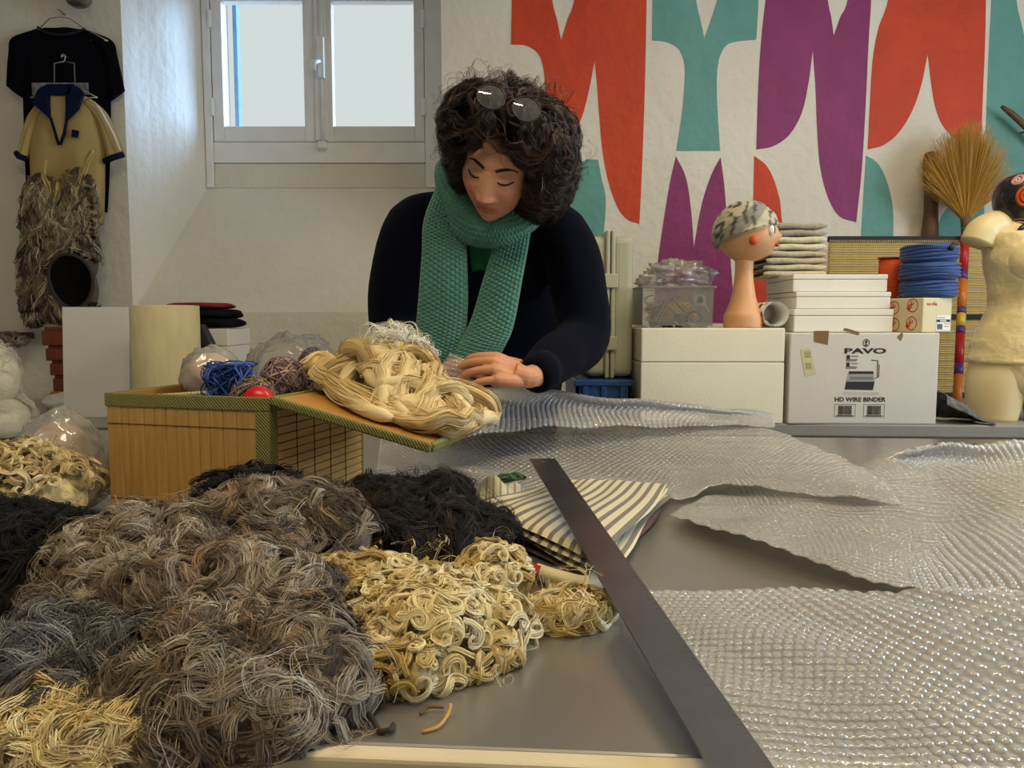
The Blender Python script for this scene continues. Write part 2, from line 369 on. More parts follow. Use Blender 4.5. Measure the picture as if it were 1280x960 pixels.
# --- large white foam box with lid
xc, zb, w, h = bench_box(800, 982, 410, 530, 2.10); h = h+zb-BZ
t = thing('foam_box', 'white foam box with a thin lid seam under the plastic tub', 'box', (xc, 2.10, BZ))
sz = at(800, 453, 2.10)[2]-BZ
bev(MB().bx(-w/2, w/2, 0, .36, 0, sz-.0006).build('box_body', foam, t), .003, 2)
bev(MB().bx(-w/2, w/2, 0, .36, sz+.0006, h).build('box_lid', foam, t), .004, 2)
FOAM_TOP = BZ+h; FOAM_X = xc; FOAM_W = w

# --- printed carton
xc, zb, w, h = bench_box(985, 1174, 416, 531, 2.09); h = h+zb-BZ
PB = thing('carton', 'printed white carton of a wire binding machine with black lettering', 'box', (xc, 2.09, BZ), R_(-1.5))
cb = bev(MB().bx(-w/2, w/2, 0, .34, 0, h).build('carton_body', card_grey, PB), .004)
px = w/189.0; pz = h/115.0
def cp(x, y): return ((x-1079.5)*px, h-(y-416)*pz)           # photo pixel -> carton front
YF = -.0006
def c8(x, y): return cp(960+x/4, 320+y/4)                    # coordinates from the 4x view
x, z = c8(482, 486); text_mesh('brand_lettering', 'PAVO', .0195, ink, PB, (x, YF, z), 2.25, .0007)
x, z = c8(465, 728); text_mesh('product_lettering', 'HD WIRE BINDER', .0165, ink, PB, (x, YF, z), 1.06, .0004)
def disc(cx, cz, r0, r1, seg=28, sx=1.0):
    V = [(cx+sx*r*math.cos(2*PI*k/seg), YF-.0002, cz+r*math.sin(2*PI*k/seg)) for r in (r0, r1) for k in range(seg)]
    return MB().add(V, [(k, (k+1) % seg, seg+(k+1) % seg, seg+k) for k in range(seg)])
x, z = c8(486, 434); e = disc(x, z, .0105, .0082, sx=.86)
e.tube([(x+.001, YF, z-.0075), (x-.0015, YF, z-.001), (x+.002, YF, z+.003)], [.0022, .0014, .0008], 6); e.ball((x, YF, z+.003), (.0035, .0004, .0035)); e.build('emblem', ink, PB)
for yy in (506, 543):
    x, z = c8(398, yy); MB().bx(x-.0045, x+.0045, YF-.0003, YF, z-.006, z+.006).build('icon', ink, PB)
    for k, (wd, dz) in enumerate(((.013, .003), (.022, -.006), (.020, -.0095))):
        x1, z1 = c8(414 if k == 0 else 388, yy); MB().bx(x1, x1+wd*1.4, YF-.0003, YF, z1+dz-.0012, z1+dz+.0012).build('small_print', ink_grey, PB)
# picture of the binding machine
def c8poly(pts, d=.0003): return MB().prism([c8(*p) for p in pts][::-1], YF-d, YF)
c8poly([(405, 576), (527, 576), (530, 590), (402, 590)]).build('printed_picture', ink, PB, fix=True)
c8poly([(400, 590), (530, 590), (536, 632), (392, 632)]).build('printed_picture', mat('light_grey_ink', (.30, .30, .29), .6), PB, fix=True)
c8poly([(410, 604), (525, 604), (526, 618), (408, 618)], .0006).build('printed_picture', ink_grey, PB, fix=True)
c8poly([(392, 628), (536, 628), (528, 670), (386, 667)], .0005).build('printed_picture', ink, PB, fix=True)
m_ = MB()
for seg_ in ([(516, 520), (548, 522), (548, 604)], [(556, 542), (556, 604), (534, 612)]):
    m_.tube([(c8(*p)[0], YF, c8(*p)[1]) for p in seg_], .0011, 5)
m_.build('printed_picture', ink, PB)
for k in range(11):
    x, z = c8(386+k*16.5, 688); disc(x, z, .0036, .0028, 14).build('printed_ring', ink_pale, PB)
for x0 in (338, 485):
    a, z1 = c8(x0, 742); b2, z0 = c8(x0+106, 806)
    fr = MB()
    for (q0, q1, r0, r1) in ((a, b2, z0, z0+.0008), (a, b2, z1-.0008, z1), (a, a+.0008, z0, z1), (b2-.0008, b2, z0, z1)): fr.bx(q0, q1, YF-.0002, YF, r0, r1)
    xx = a+.010
    while xx < b2-.010:
        d = random.choice((.0008, .0013, .002)); fr.bx(xx, xx+d, YF-.0003, YF, z0+.006, z1-.004); xx += d+random.choice((.0007, .0012))
    fr.bx(a+.006, b2-.006, YF-.0002, YF, z0+.002, z0+.0042); fr.build('barcode', ink, PB)
# sticker and pieces of tape
st = MB().prism([c8(*p) for p in [(155, 468), (205, 460), (238, 590), (182, 602)]][::-1], YF-.0003, YF).build('sticker', mat('yellowed_label', srgb(196, 188, 140), .6), PB, fix=True)
sm = MB()
for k in range(6): 
    for (u0, v0) in ((172, 478), (178, 535)):
        x, z = c8(u0+2+k*.6, v0+k*5.6); sm.bx(x, x+.017, YF-.0006, YF-.0003, z-.0012, z)
sm.build('barcode', ink_grey, st)
for pl in ([(220, 374), (296, 374), (292, 444), (222, 428)], [(640, 405), (664, 380), (670, 395), (660, 425)], [(366, 372), (372, 360), (388, 362), (450, 380), (446, 396)]):
    MB().prism([c8(*p) for p in pl][::-1], YF-.0004, YF).build('tape_piece', tape_m, PB, fix=True)
CT = BZ+h

# --- flat white boxes on the carton
def flat_box(x0, x1, y0, y1, Y, dep, zb, label, rot=0):
    xc, z0, w, hh = bench_box(x0, x1, y0, y1, Y)
    t = thing('card_box', label, 'box', (xc, Y, zb), rot, 'white boxes on the printed carton')
    bev(MB().bx(-w/2, w/2, 0, dep, 0, hh*.70).build('box_body', card, t), .003)
    bev(MB().bx(-w/2-.001, w/2+.001, -.001, dep+.001, hh*.70+.0006, hh).build('box_lid', card, t), .003)
    return zb+hh
z1 = flat_box(992, 1117, 384, 413, 2.14, .27, CT+.001, 'flat white card box lying directly on the printed carton')
z2 = flat_box(995, 1114, 363, 384, 2.16, .25, z1+.001, 'flat white card box in the middle of the stack on the carton')
z3 = flat_box(991, 1110, 341, 363, 2.18, .23, z2+.001, 'topmost flat white card box, under the folded felts')

# --- small box with red roundels
xc, zb, w, h = bench_box(1153, 1204, 371, 414, 2.12)
t = thing('small_carton', 'small cream carton with red round stamps and white address label', 'box', (at(1163, 400, 2.12)[0]+.016, 2.115, CT+.001), R_(24))
sw, sd_ = .115, .13
bev(MB().bx(-sw/2, sw/2, 0, sd_, 0, h).build('carton_body', mat('cream_card', srgb(214, 202, 164), .7, var=.03), t), .003)
lb = MB().bx(-.004, .05, -.0012, -.0004, .004, .046).build('address_label', paper, t)
MB().bx(-.004, .05, -.0016, -.0012, .028, .035).build('label_band', ink, lb)
[MB().bx(.010+.005*k, .0135+.005*k, -.0019, -.0016, .0295, .0335).build('label_print', paper, lb) for k in range(5)]
[MB().bx(x0_, x0_+w0_, -.0016, -.0012, z0_, z0_+.002).build('label_print', ink_grey, lb) for x0_, w0_, z0_ in ((-.001, .03, .039), (.028, .010, .022), (.028, .016, .015), (.041, .006, .022))]
bc = MB(); xx = -.001
while xx < .02: d = random.choice((.0008, .0014)); bc.bx(xx, xx+d, -.0016, -.0012, .008, .023); xx += d+.001
bc.build('barcode', ink, lb)
MB().tube(spline([(-.044+.0021*k, -.0006, h-.018+(.0035*math.sin(k*1.9)+(.004 if k in (9, 13, 14) else 0))) for k in range(20)], 4), .0007, 5).build('handwriting', ink_red, t)
for k, (sx_, sz_) in enumerate(((.30, .72), (.75, .78), (.32, .22), (.74, .26))):
    rr = MB(); cy, cz = sd_*(1-sx_), h*sz_
    V = [(-sw/2-.0006, cy+.017*math.cos(2*PI*i/24)*f_, cz+.019*math.sin(2*PI*i/24)*f_) for f_ in (1, .86) for i in range(24)]
    rr.add(V, [(i, (i+1) % 24, 24+(i+1) % 24, 24+i) for i in range(24)])
    for q_ in ():
        rr.tube([(-sw/2-.0006, cy-.010, cz+q_-.006), (-sw/2-.0006, cy-.002, cz+q_+.003), (-sw/2-.0006, cy+.003, cz+q_-.001), (-sw/2-.0006, cy+.010, cz+q_+.006)], .0011, 4)
    rr.build('roundel', ink_red, t); tx = text_mesh('roundel_lettering', 'SDC', .014, ink_red, t, (-sw/2-.0008, cy+.0065, cz-.009), 1.0, .0006); tx.rotation_euler = (Matrix.Rotation(-PI/2, 3, 'Z') @ Matrix.Rotation(PI/2, 3, 'X') @ Matrix.Rotation(R_(52), 3, 'Z')).to_euler(); tx.location = (-sw/2-.0008, cy+.003, cz-.004)
SMT = CT+.001+h

# --- spool of orange thread and rolls of blue ribbon
p = at(1112, 368, 2.31)
t = thing('thread_spool', 'orange wound spool beside the blue ribbon rolls', 'spool', (p[0], 2.31, CT+.001))
sp_h = at(1113, 324, 2.31)[2]-CT
MB().lathe([(.027, 0), (.033, .004), (.033, sp_h-.004), (.027, sp_h)], 24).build('thread', mat('orange_thread', srgb(196, 74, 26), .7, bump=.6, bscale=40, stretch=(.2, .2, 6)), t, True)
MB().lathe([(.037, sp_h), (.037, sp_h+.004)], 24).build('spool_flange', mat('dark_orange', srgb(150, 52, 20), .5), t)
blue = mat('blue_ribbon', srgb(20, 64, 132), .55, var=.08, vscale=14, sheen=.3, bump=.3, bscale=30, stretch=(.4, .4, 6))
p = at(1158, 368, 2.19); zt = at(1158, 306, 2.19)[2]; hh = (zt-SMT)/3
for k, (rr, dx, lab) in enumerate(((.072, .004, 'blue ribbon roll lying on the small carton, lowest of three'), (.075, .005, 'blue ribbon roll between two others by the orange spool'), (.072, .003, 'topmost blue ribbon roll with black cord end'))):
    t = thing('ribbon_roll', lab, 'ribbon', (p[0]+dx, 2.19, SMT+.0005+k*hh), R_(k*50), 'blue ribbon rolls')
    prof = [(.02, .004), (rr*.9, 0), (rr, hh*.15), (rr*1.02, hh*.5), (rr, hh*.85), (rr*.92, hh-.002), (.02, hh-.006)]
    MB().lathe(prof, 32).build('ribbon', blue, t, True)
    m_ = MB()
    for j in range(5):
        z_ = hh*(.2+.15*j); m_.tube([(rr*1.02*math.cos(a), rr*1.02*math.sin(a), z_+.004*math.sin(2*a+j)) for a in np.linspace(0, 2*PI, 30, endpoint=False)], .0028, 5, closed=True)
    m_.build('ribbon_fold', blue, t, True)
    if k == 2: MB().tube([(-rr*.6, -.05, hh-.004), (-rr*.95, -.02, hh-.006), (-rr*1.15, 0, hh-.018)], [.004, .006, .007], 8).build('cord_end', black_plastic, t, True)

# --- straw mat standing behind, with dark binding
mt = thing('straw_mat', 'yellow woven straw mat with dark binding against the wall', 'mat', (0, 2.80, BZ))
straw = mat('woven_straw', srgb(196, 170, 98), .75, var=.12, vscale=60, stretch=(3, 1, .6))
x0, x1 = at(1036, 300, 2.8)[0], at(1248, 300, 2.8)[0]; zt = at(1100, 301, 2.8)[2]-BZ
rows = int(zt/.0085)
for k in range(rows):
    z_ = (k+.5)*zt/rows
    if k == 0:
        base_me = MB()
        n = 60
        base_me.tube([(x0+(x1-x0)*i/n, .0015*math.sin(i*PI), 0) for i in range(n+1)], .0040, 5)
        o = base_me.build('straw_cord', straw, mt, True); proto = o.data; o.location.z = z_
    else:
        o = bpy.data.objects.new('straw_cord', proto); COL.objects.link(o); o.parent = mt; o.location = (0, .0018*math.sin(k*2.2), z_)
for z_ in (zt+.006, zt*.52, .012):
    bev(MB().bx(x0-.004, x1+.004, -.009, .006, z_-.010, z_+.010).build('binding', mat('dark_binding', (.03, .027, .025), .8, bump=.4, bscale=200), mt), .003)
m_ = MB()
for k in range(90):
    xx = x0+(x1-x0)*k/90; m_.tube([(xx, -.010, zt+.002), (xx+.001, -.011, zt-.006)], .0014, 4)
m_.build('stitching', mat('cream_thread', srgb(215, 200, 160), .7), mt)

# --- wooden turned form leaning on the mat
wood_dark = mat('brown_wood', srgb(98, 70, 50), .5, var=.2, vscale=9, stretch=(3, 3, .4))
pb = at(1163, 300, 2.90); t = thing('wooden_form', 'brown turned wooden form standing behind the broom bristles', 'wooden form', (pb[0], 2.905, BZ))
zs = [at(1160, y, 2.90)[2]-BZ for y in (300, 262, 230, 226, 210, 195, 189)]
MB().lathe([(.030, 0), (.030, zs[0]*.9), (.031, zs[0]), (.024, zs[1]), (.027, zs[2]), (.026, zs[2]+.002)], 24).build('shaft', wood_dark, t, True)
place(MB().lathe([(.018, zs[2]), (.022, zs[3]+.005), (.026, zs[4]), (.027, zs[5]-.01), (.022, zs[6]-.006), (.008, zs[6])], 24).build('knob', wood_dark, t, True), (-.008, 0, 0), (0, 0, 0))

# --- broom with striped handle
pb, pt = at(1196, 510, 2.50), at(1207, 283, 2.795); pb[2] = BZ+.008
t = thing('broom', 'straw fan broom with red, orange and purple striped handle', 'broom', (0, 0, 0))
d = pt-pb; ys = [283, 292, 343, 356, 392, 400, 416, 425, 462, 475, 510]
cols = ['green_paint', 'red_paint_gloss', 'violet_paint', 'orange_paint', 'violet_paint', 'yellow_paint', 'violet_paint', 'red_paint_gloss', 'violet_paint', 'orange_paint']
cm_ = {'green_paint': srgb(60, 90, 50), 'red_paint_gloss': srgb(178, 28, 26), 'violet_paint': srgb(84, 50, 110), 'orange_paint': srgb(202, 112, 36), 'yellow_paint': srgb(200, 170, 60)}
zz = lambda y: pb + d*((510-y)/(510-283))
for i in range(len(ys)-1):
    MB().tube([zz(ys[i+1]), zz(ys[i])], .0145, 14).build('handle_band', mat(cols[i], cm_[cols[i]], .35), t, True)
u = d/np.linalg.norm(d)
MB().tube([pt-u*.005, pt+u*.03, pt+u*.05], [.015, .018, .014], 12).build('bristle_tie', mat('brown_cord', srgb(110, 84, 50), .8, bump=.5, bscale=120), t, True)
V = []; Fc = []; Cc = []
base = pt+u*.03
for k in range(1400):
    a = rng.normal(-.04, .40); a = max(-1.0, min(.95, a)); e = rng.normal(0, .10)
    Lk = (.350-.11*abs(a)-.04*max(0, a))*rng.uniform(.72, 1.03)
    if a < -.55: Lk *= 1.02
    dr = np.array([math.sin(a*.78), e*.9, math.cos(a*.78)]); s_ = np.array([math.cos(a), 0, -math.sin(a)])
    P = [base + np.array([a*.012, e*.02, 0]) + dr*Lk*q_ + s_*.03*a*q_*q_*rng.uniform(.3, 1.2) for q_ in (0, .33, .66, 1)]
    bb = len(V); r = rng.uniform(.0009, .0016); n1 = np.array([math.cos(a), 0, -math.sin(a)]); n2 = np.array([0, 1., 0])
    for i, p_ in enumerate(P):
        rr = r*(1-.22*i)
        V += [p_+n1*rr, p_-n1*rr*.5+n2*rr*.87, p_-n1*rr*.5-n2*rr*.87]; 
        g_ = rng.uniform(.75, 1.15); Cc += [np.array(srgb(206, 160, 70))*g_]*3
    for i in range(3):
        for j in range(3): Fc.append((bb+i*3+j, bb+i*3+(j+1) % 3, bb+(i+1)*3+(j+1) % 3, bb+(i+1)*3+j))
o = mk('bristles', np.array(V), np.array(Fc), mat('straw_bristle', attr=True, rough=.6), t, True, col=np.array(Cc)); o['kind'] = 'stuff'

# --- mannequin torso wearing a felted bodice
TX = at(1292, 400, 2.16)[0]; TY = 2.19
t = thing('mannequin_torso', 'cream female mannequin torso wearing pale felted bodice', 'mannequin', (TX, TY, BZ))
skinm = mat('cream_mannequin', srgb(228, 208, 160), .45, var=.03)
def zy(y): return at(1240, y, 2.12)[2]-BZ
def loft(prof, seg=36):   # rows (z, cx, cy, rx, ry)
    V = []; 
    for (z, cx, cy, rx, ry) in prof:
        V += [(cx+rx*math.cos(2*PI*k/seg), cy+ry*math.sin(2*PI*k/seg), z) for k in range(seg)]
    n = len(prof)
    F = [(i*seg+k, i*seg+(k+1) % seg, (i+1)*seg+(k+1) % seg, (i+1)*seg+k) for i in range(n-1) for k in range(seg)]
    F += [tuple(range(seg))[::-1], tuple((n-1)*seg+k for k in range(seg))]
    return V, F
def dense(rows, n=5): return [tuple(r) for r in spline(rows, n)]
for sx_ in (-1, 1):
    m_ = MB(); m_.add(*loft(dense([(0, sx_*.083, 0, .058, .068), (zy(505), sx_*.082, 0, .068, .078), (zy(478), sx_*.078, 0, .074, .086), (zy(455), sx_*.066, 0, .076, .09)])))
    m_.build('leg_stump', skinm, t, True)
tr_rows = [(zy(497), 0, 0, .060, .075), (zy(485), 0, 0, .122, .100), (zy(455), 0, 0, .145, .112), (zy(425), 0, 0, .132, .103), (zy(385), 0, 0, .096, .083), (zy(360), 0, -.005, .100, .085), (zy(330), 0, -.015, .116, .104), (zy(305), 0, -.005, .122, .095), (zy(288), 0, 0, .135, .07), (zy(274), 0, 0, .105, .05), (zy(262), 0, 0, .05, .045), (zy(248), 0, 0, .043, .043)]
MB().add(*loft(dense(tr_rows))).build('torso', skinm, t, True)
felt_cream = mat('cream_felt', srgb(222, 203, 152), .9, var=.10, vscale=18, bump=.9, bscale=34, sheen=.4, bdist=.008)
bd = MB(); rows = dense([(r[0], r[1], r[2], r[3]+.007, r[4]+.008) for r in tr_rows[2:9]], 6)
V, F = loft(rows, 48); V = [(x*(1+.02*math.sin(11*z*9+5*x*30)), y*(1+.02*math.sin(z*80+x*44)), z) for x, y, z in V]
bd.add(V, F)
bd.ball((-.055, -.075, zy(326)), (.052, .05, .055), 20, 12); bd.ball((.055, -.075, zy(326)), (.052, .05, .055), 20, 12)
bd.add(*loft(dense([(zy(505), 0, 0, .020, .07), (zy(490), 0, 0, .055, .10), (zy(472), 0, 0, .105, .118), (zy(450), 0, 0, .146, .12)], 6), 48))
bd.build('felt_bodice', felt_cream, t, True)
for sx_ in (-1, 1):
    MB().tube(spline([(sx_*.05, 0, zy(276)), (sx_*.10, 0, zy(278)), (sx_*.135, 0, zy(287)), (sx_*.152, 0, zy(302))], 5), np.interp(np.arange(16), [0, 5, 10, 15], [.030, .042, .046, .044]), 20).build('arm_stump', skinm, t, True)

# --- black painted mask on the mannequin's neck
mk_z = at(1275, 252, 2.12)[2]; MX = at(1312, 250, 2.12)[0]
t = thing('painted_mask', 'black painted mask with pink eye rings on the mannequin neck', 'mask', (MX, TY-.005, BZ+zy(248)+.003))
lz = mk_z-(BZ+zy(248)+.003)
blackp = mat('black_lacquer', (.012, .010, .012), .25, coat=.4)
V = []; seg = 36
prof = [(.012, -.092), (.045, -.085), (.075, -.06), (.098, -.02), (.106, .02), (.098, .055), (.075, .078), (.035, .09), (.005, .092)]
m_ = MB().lathe([tuple(p_) for p_ in spline(prof, 3)], 36, (0, 0, lz), 1, .8); m_.lathe([(.018, 0), (.022, .01), (.02, lz-.08)], 14)
m_.build('mask_body', blackp, t, True)
def surf(a, z):  # point on the mask
    zs_ = [p_[1] for p_ in prof]; r = np.interp(z, zs_, [p_[0] for p_ in prof]); return np.array([r*math.cos(a), .8*r*math.sin(a), z+lz])
def ring(a, z, ra, rz, r, m, name, n=24, turns=1.0, sh=1.0):
    pts = []
    for k in range(n):
        th = 2*PI*turns*k/n; f_ = 1 if turns == 1 else (1-.7*k/n)
        pts.append(surf(a+ra*f_*math.cos(th), z+rz*f_*math.sin(th)))
    return MB().tube(pts, r, 6, closed=(turns == 1)).build(name, m, t, True)
pinkm = mat('pink_paint', srgb(205, 140, 140), .4); orangem = mat('orange_red_paint', srgb(200, 82, 30), .4); whitem = mat('white_line', srgb(210, 200, 190), .5)
for a in (-PI+.62, -.62):
    ring(a, .062, .14, .012, .0045, pinkm, 'eye_ring'); ring(a, .062, .05, .005, .003, whitem, 'pupil_ring')
    ring(a+.28*(1 if a < -1.5 else -1), .012, .26, .03, .005, orangem, 'painted_spiral', 30, 1.8)
for zz_, m__ in ((-.048, orangem), (-.056, whitem)):
    MB().tube([surf(a, zz_+.005*math.sin(a*7)) for a in np.linspace(-PI-.3, .3, 40)], .0022, 5).build('painted_line', m__, t, True)
MB().tube([(-.05+.02*math.cos(q_), -.055, lz-.085+.02*math.sin(q_)) for q_ in np.linspace(1.2, 6.5, 16)], [.009]*12+[.007, .006, .004, .002], 8).build('chin_curl', blackp, t, True)

# --- carved wooden stick with a thread, hung on the wall at right
a, c_ = at(1252, 133, 2.90), at(1310, 182, 2.90)
t = thing('wooden_stick', 'pointed wooden stick with a hanging thread on the teal paint', 'stick', tuple(c_))
m_ = MB(); m_.tube([a-c_, (a-c_)*.8+np.array([0, 0, .004]), (a-c_)*.4, np.zeros(3)], [.006, .011, .012, .012], 10); m_.build('shaft', wood_dark, t, True)
th = a-c_+np.array([.014, -.004, -.012]); MB().tube([th, th+np.array([.006, 0, -.06]), th+np.array([.016, 0, -.115])], .0008, 5).build('thread', mat('grey_thread', srgb(120, 130, 120), .8), t)
MB().lathe([(.004, -.05), (.004, .06)], 8, tuple((a-c_)*.4), axis='Y').build('nail', steel_dark, t)

# --- grey cloth lying on the bench beside the carton
t = thing('grey_cloth', 'crumpled dark grey cloth with a white check beside the carton', 'cloth', (at(1199, 530, 2.10)[0], 2.10, BZ))
def cl(u, v):
    x = -.055+.13*u; y = -.03+.12*v
    e = math.sin(PI*min(1, u*1.02))*math.sin(PI*v)
    return (x+.01*math.sin(9*v), y+.008*math.sin(11*u), .002+.085*(1-u)**1.2*(.35+.65*math.sin(PI*min(1, v+.15)))*(1 if v < .98 else .3)+.012*e*abs(math.sin(13*u+7*v)))
o = MB().grid(cl, 26, 22).build('cloth_fold', mat('grey_check_cloth', (.12, .125, .13), .9, var=.5, vscale=60, bump=.5, bscale=300), t, True)
s_ = o.modifiers.new('thick', 'SOLIDIFY'); s_.thickness = .003; s_.offset = 1

# --- grey hard case on a blue crate
CZ0 = BZ
p0, p1 = at(719, 478, 2.17), at(788, 478, 2.17); ch = at(760, 474, 2.17)[2]-BZ
t = thing('blue_crate', 'blue plastic crate under the grey hard case', 'crate', ((p0[0]+p1[0])/2, 2.15, BZ))
w = p1[0]-p0[0]; bl = mat('blue_plastic', srgb(28, 70, 120), .4)
m_ = MB(); m_.bx(-w/2, w/2, 0, .012, 0, ch).bx(-w/2, w/2, .40, .412, 0, ch).bx(-w/2, -w/2+.012, 0, .412, 0, ch).bx(w/2-.012, w/2, 0, .412, 0, ch).bx(-w/2, w/2, 0, .412, 0, .01)
bev(m_.build('crate_body', bl, t), .003); bev(MB().bx(-w/2-.006, w/2+.006, -.008, .42, ch-.018, ch).build('rim', bl, t), .003)
for x in (-w/3, 0, w/3): bev(MB().bx(x-.008, x+.008, -.006, 0, .006, ch-.018).build('rib', bl, t), .002)
xa, xb = at(733, 380, 2.19)[0], at(792, 380, 2.19)[0]; hc = at(770, 288, 2.19)[2]-BZ-ch
t = thing('hard_case', 'pale grey hard plastic case standing upright on the blue crate', 'case', ((xa+xb)/2, 2.19, BZ+ch+.001))
w = xb-xa; casem = mat('grey_case_plastic', srgb(172, 172, 150), .5, bump=.1, bscale=200)
for s_, (q0, q1) in (('case_shell', (-w/2, -.006)), ('case_shell', (.006, w/2))):
    o = MB().bx(q0, q1, 0, .36, .004, hc-.016).build(s_, casem, t); bev(o, .02, 4)
for q0 in (-.0135, .0015): bev(MB().bx(q0, q0+.012, -.007, .367, 0, hc).build('seam_rim', casem, t), .004, 2)
for zq in (.12, .33): bev(MB().bx(-.02, .02, -.014, -.006, hc*zq*2-.02, hc*zq*2+.02).build('latch', casem, t), .003)
xg = at(738, 470, 2.16)[0]

# --- clear plastic tub with clothes pegs and cord
clear = bpy.data.materials.new('clear_plastic'); clear.use_nodes = True
def clear_mat(m, tint, gloss_rough, fac, diff):
    nt = m.node_tree; nt.nodes.remove(nt.nodes['Principled BSDF']); L = nt.links.new
    tr = nt.nodes.new('ShaderNodeBsdfTransparent'); tr.inputs[0].default_value = (*tint, 1)
    gl = nt.nodes.new('ShaderNodeBsdfGlossy'); gl.inputs['Roughness'].default_value = gloss_rough
    df = nt.nodes.new('ShaderNodeBsdfDiffuse'); df.inputs[0].default_value = (.75, .74, .72, 1)
    fr = nt.nodes.new('ShaderNodeFresnel'); fr.inputs[0].default_value = 1.5
    m1 = nt.nodes.new('ShaderNodeMixShader'); m1.inputs[0].default_value = diff; L(tr.outputs[0], m1.inputs[1]); L(df.outputs[0], m1.inputs[2])
    mth = nt.nodes.new('ShaderNodeMath'); mth.operation = 'MULTIPLY_ADD'; mth.inputs[1].default_value = .8; mth.inputs[2].default_value = fac; L(fr.outputs[0], mth.inputs[0]); mth.use_clamp = True
    m2 = nt.nodes.new('ShaderNodeMixShader'); L(mth.outputs[0], m2.inputs[0]); L(m1.outputs[0], m2.inputs[1]); L(gl.outputs[0], m2.inputs[2])
    L(m2.outputs[0], nt.nodes['Material Output'].inputs[0]); return m
clear_mat(clear, (.93, .93, .90), .12, .02, .12)
bagm = clear_mat(bpy.data.materials.new('thin_plastic_film') if False else (lambda m: (setattr(m, 'use_nodes', True), m)[1])(bpy.data.materials.new('thin_plastic_film')), (.96, .95, .94), .16, .05, .32)
p0, p1 = at(804, 408, 2.12), at(893, 408, 2.12); wt = (at(897, 357, 2.12)-at(801, 357, 2.12))[0]; wb_ = p1[0]-p0[0]
hT = at(850, 357, 2.12)[2]-FOAM_TOP
TUBX = (p0[0]+p1[0])/2
t = thing('plastic_tub', 'clear plastic tub full of clothes pegs on the foam box', 'tub', (TUBX, 2.13, FOAM_TOP))
def tubwall(w0, w1, d0, d1, th):
    V = []
    for (w, d, z) in ((w0, d0, .006), (w1, d1, hT)): V += [(-w/2, -d/2+.12, z), (w/2, -d/2+.12, z), (w/2, d/2+.12, z), (-w/2, d/2+.12, z)]
    for (w, d, z) in ((w0-2*th, d0-2*th, .006+th), (w1-2*th, d1-2*th, hT)): V += [(-w/2, -d/2+.12, z), (w/2, -d/2+.12, z), (w/2, d/2+.12, z), (-w/2, d/2+.12, z)]
    F = [(0, 1, 5, 4), (1, 2, 6, 5), (2, 3, 7, 6), (3, 0, 4, 7), (3, 2, 1, 0)] + [(8, 12, 13, 9), (9, 13, 14, 10), (10, 14, 15, 11), (11, 15, 12, 8), (8, 9, 10, 11)]
    F += [(4, 5, 13, 12), (5, 6, 14, 13), (6, 7, 15, 14), (7, 4, 12, 15)]
    return V, F
MB().add(*tubwall(wb_, wt-.012, .22, .235, .002)).build('tub_wall', clear, t)
m_ = MB(); W2 = wt/2
m_.bx(-W2, W2, -.003, .006, hT-.006, hT).bx(-W2, W2, .234, .243, hT-.006, hT).bx(-W2, -W2+.008, .006, .234, hT-.006, hT).bx(W2-.008, W2, .006, .234, hT-.006, hT)
bev(m_.build('rim', clear, t), .002)
for x in (-.065, .06): bev(MB().bx(x-.024, x+.024, .008, .22, 0, .006).build('foot', clear, t), .002)
for x in (-.045, .035): MB().bx(x-.0015, x+.0015, .009, .011, .01, hT-.008).build('rib', clear, t)
pegw = mat('peg_wood', srgb(190, 150, 84), .6, var=.15, vscale=40)
pegp = mat('peg_grey', srgb(120, 125, 128), .4)
proto = None
for k in range(34):
    gx, gy, gz = rng.uniform(-.050, .048), .045+.14*(k/34), rng.uniform(.018, hT*.62)
    lab = 'wooden clothes peg lying in the clear tub' if k % 5 else 'grey plastic clothes peg lying in the clear tub'
    if k < 2: gx, gy, gz = -.058+.018*k, .022, hT*.42
    peg = thing('clothes_peg', lab, 'clothes peg', (TUBX+gx, 2.13+gy, FOAM_TOP+gz), 0, 'pegs in the tub')
    rot = (rng.uniform(-.3, .3), rng.uniform(-1.2, 1.2), rng.uniform(-.5, .5)) if k >= 2 else (0, -1.05, .1)
    peg.rotation_euler = rot
    for s_ in (-1, 1):
        bev(MB().bx(-.034, .034, -.005, .005, s_*.004-.0028, s_*.004+.0028).build('peg_half', pegw if k % 5 else pegp, peg), .001, 1)
    MB().tube([(.002*math.cos(a), -.006+.012*i/16, .0075*math.sin(a)) for i, a in enumerate(np.linspace(0, 12, 17))], .0007, 4).build('spring', wire_m, peg)
t = thing('tape_roll', 'small white tape roll with loose end in the clear tub', 'tape', (TUBX+.062, 2.148, FOAM_TOP+hT*.66))
MB().lathe([(.009, -.006), (.017, -.006), (.017, .006), (.009, .006), (.009, -.006)], 24, axis='Y').build('tape', paper, t)
MB().tube([(.015, 0, -.005), (.019, -.002, -.02), (.028, -.002, -.034)], .0022, 6).build('tape_end', paper, t)
for j, (cx, cz, cm2, nm, lab) in enumerate(((-.072, .075, srgb(200, 198, 185), 'cord_coil', 'white looped cord in the clear tub'), (.012, .022, srgb(110, 130, 150), 'cord_coil', 'blue grey cord coil in the clear tub'), (.05, .03, srgb(105, 118, 135), 'cord_coil', 'slate cord coil beside the blue one in the tub'))):
    o = MB().tube([(.02*math.cos(a)*(1+.15*math.sin(2.3*a)), .006*math.sin(3*a), .015*math.sin(a)) for a in np.linspace(0, 15, 70)], .0022, 6).build(nm, mat('cord_%d' % j, cm2, .7), None, True)
    tag(o, lab, 'cord', 'cords in the tub'); o.location = (TUBX+cx*.95, 2.146, FOAM_TOP+cz)

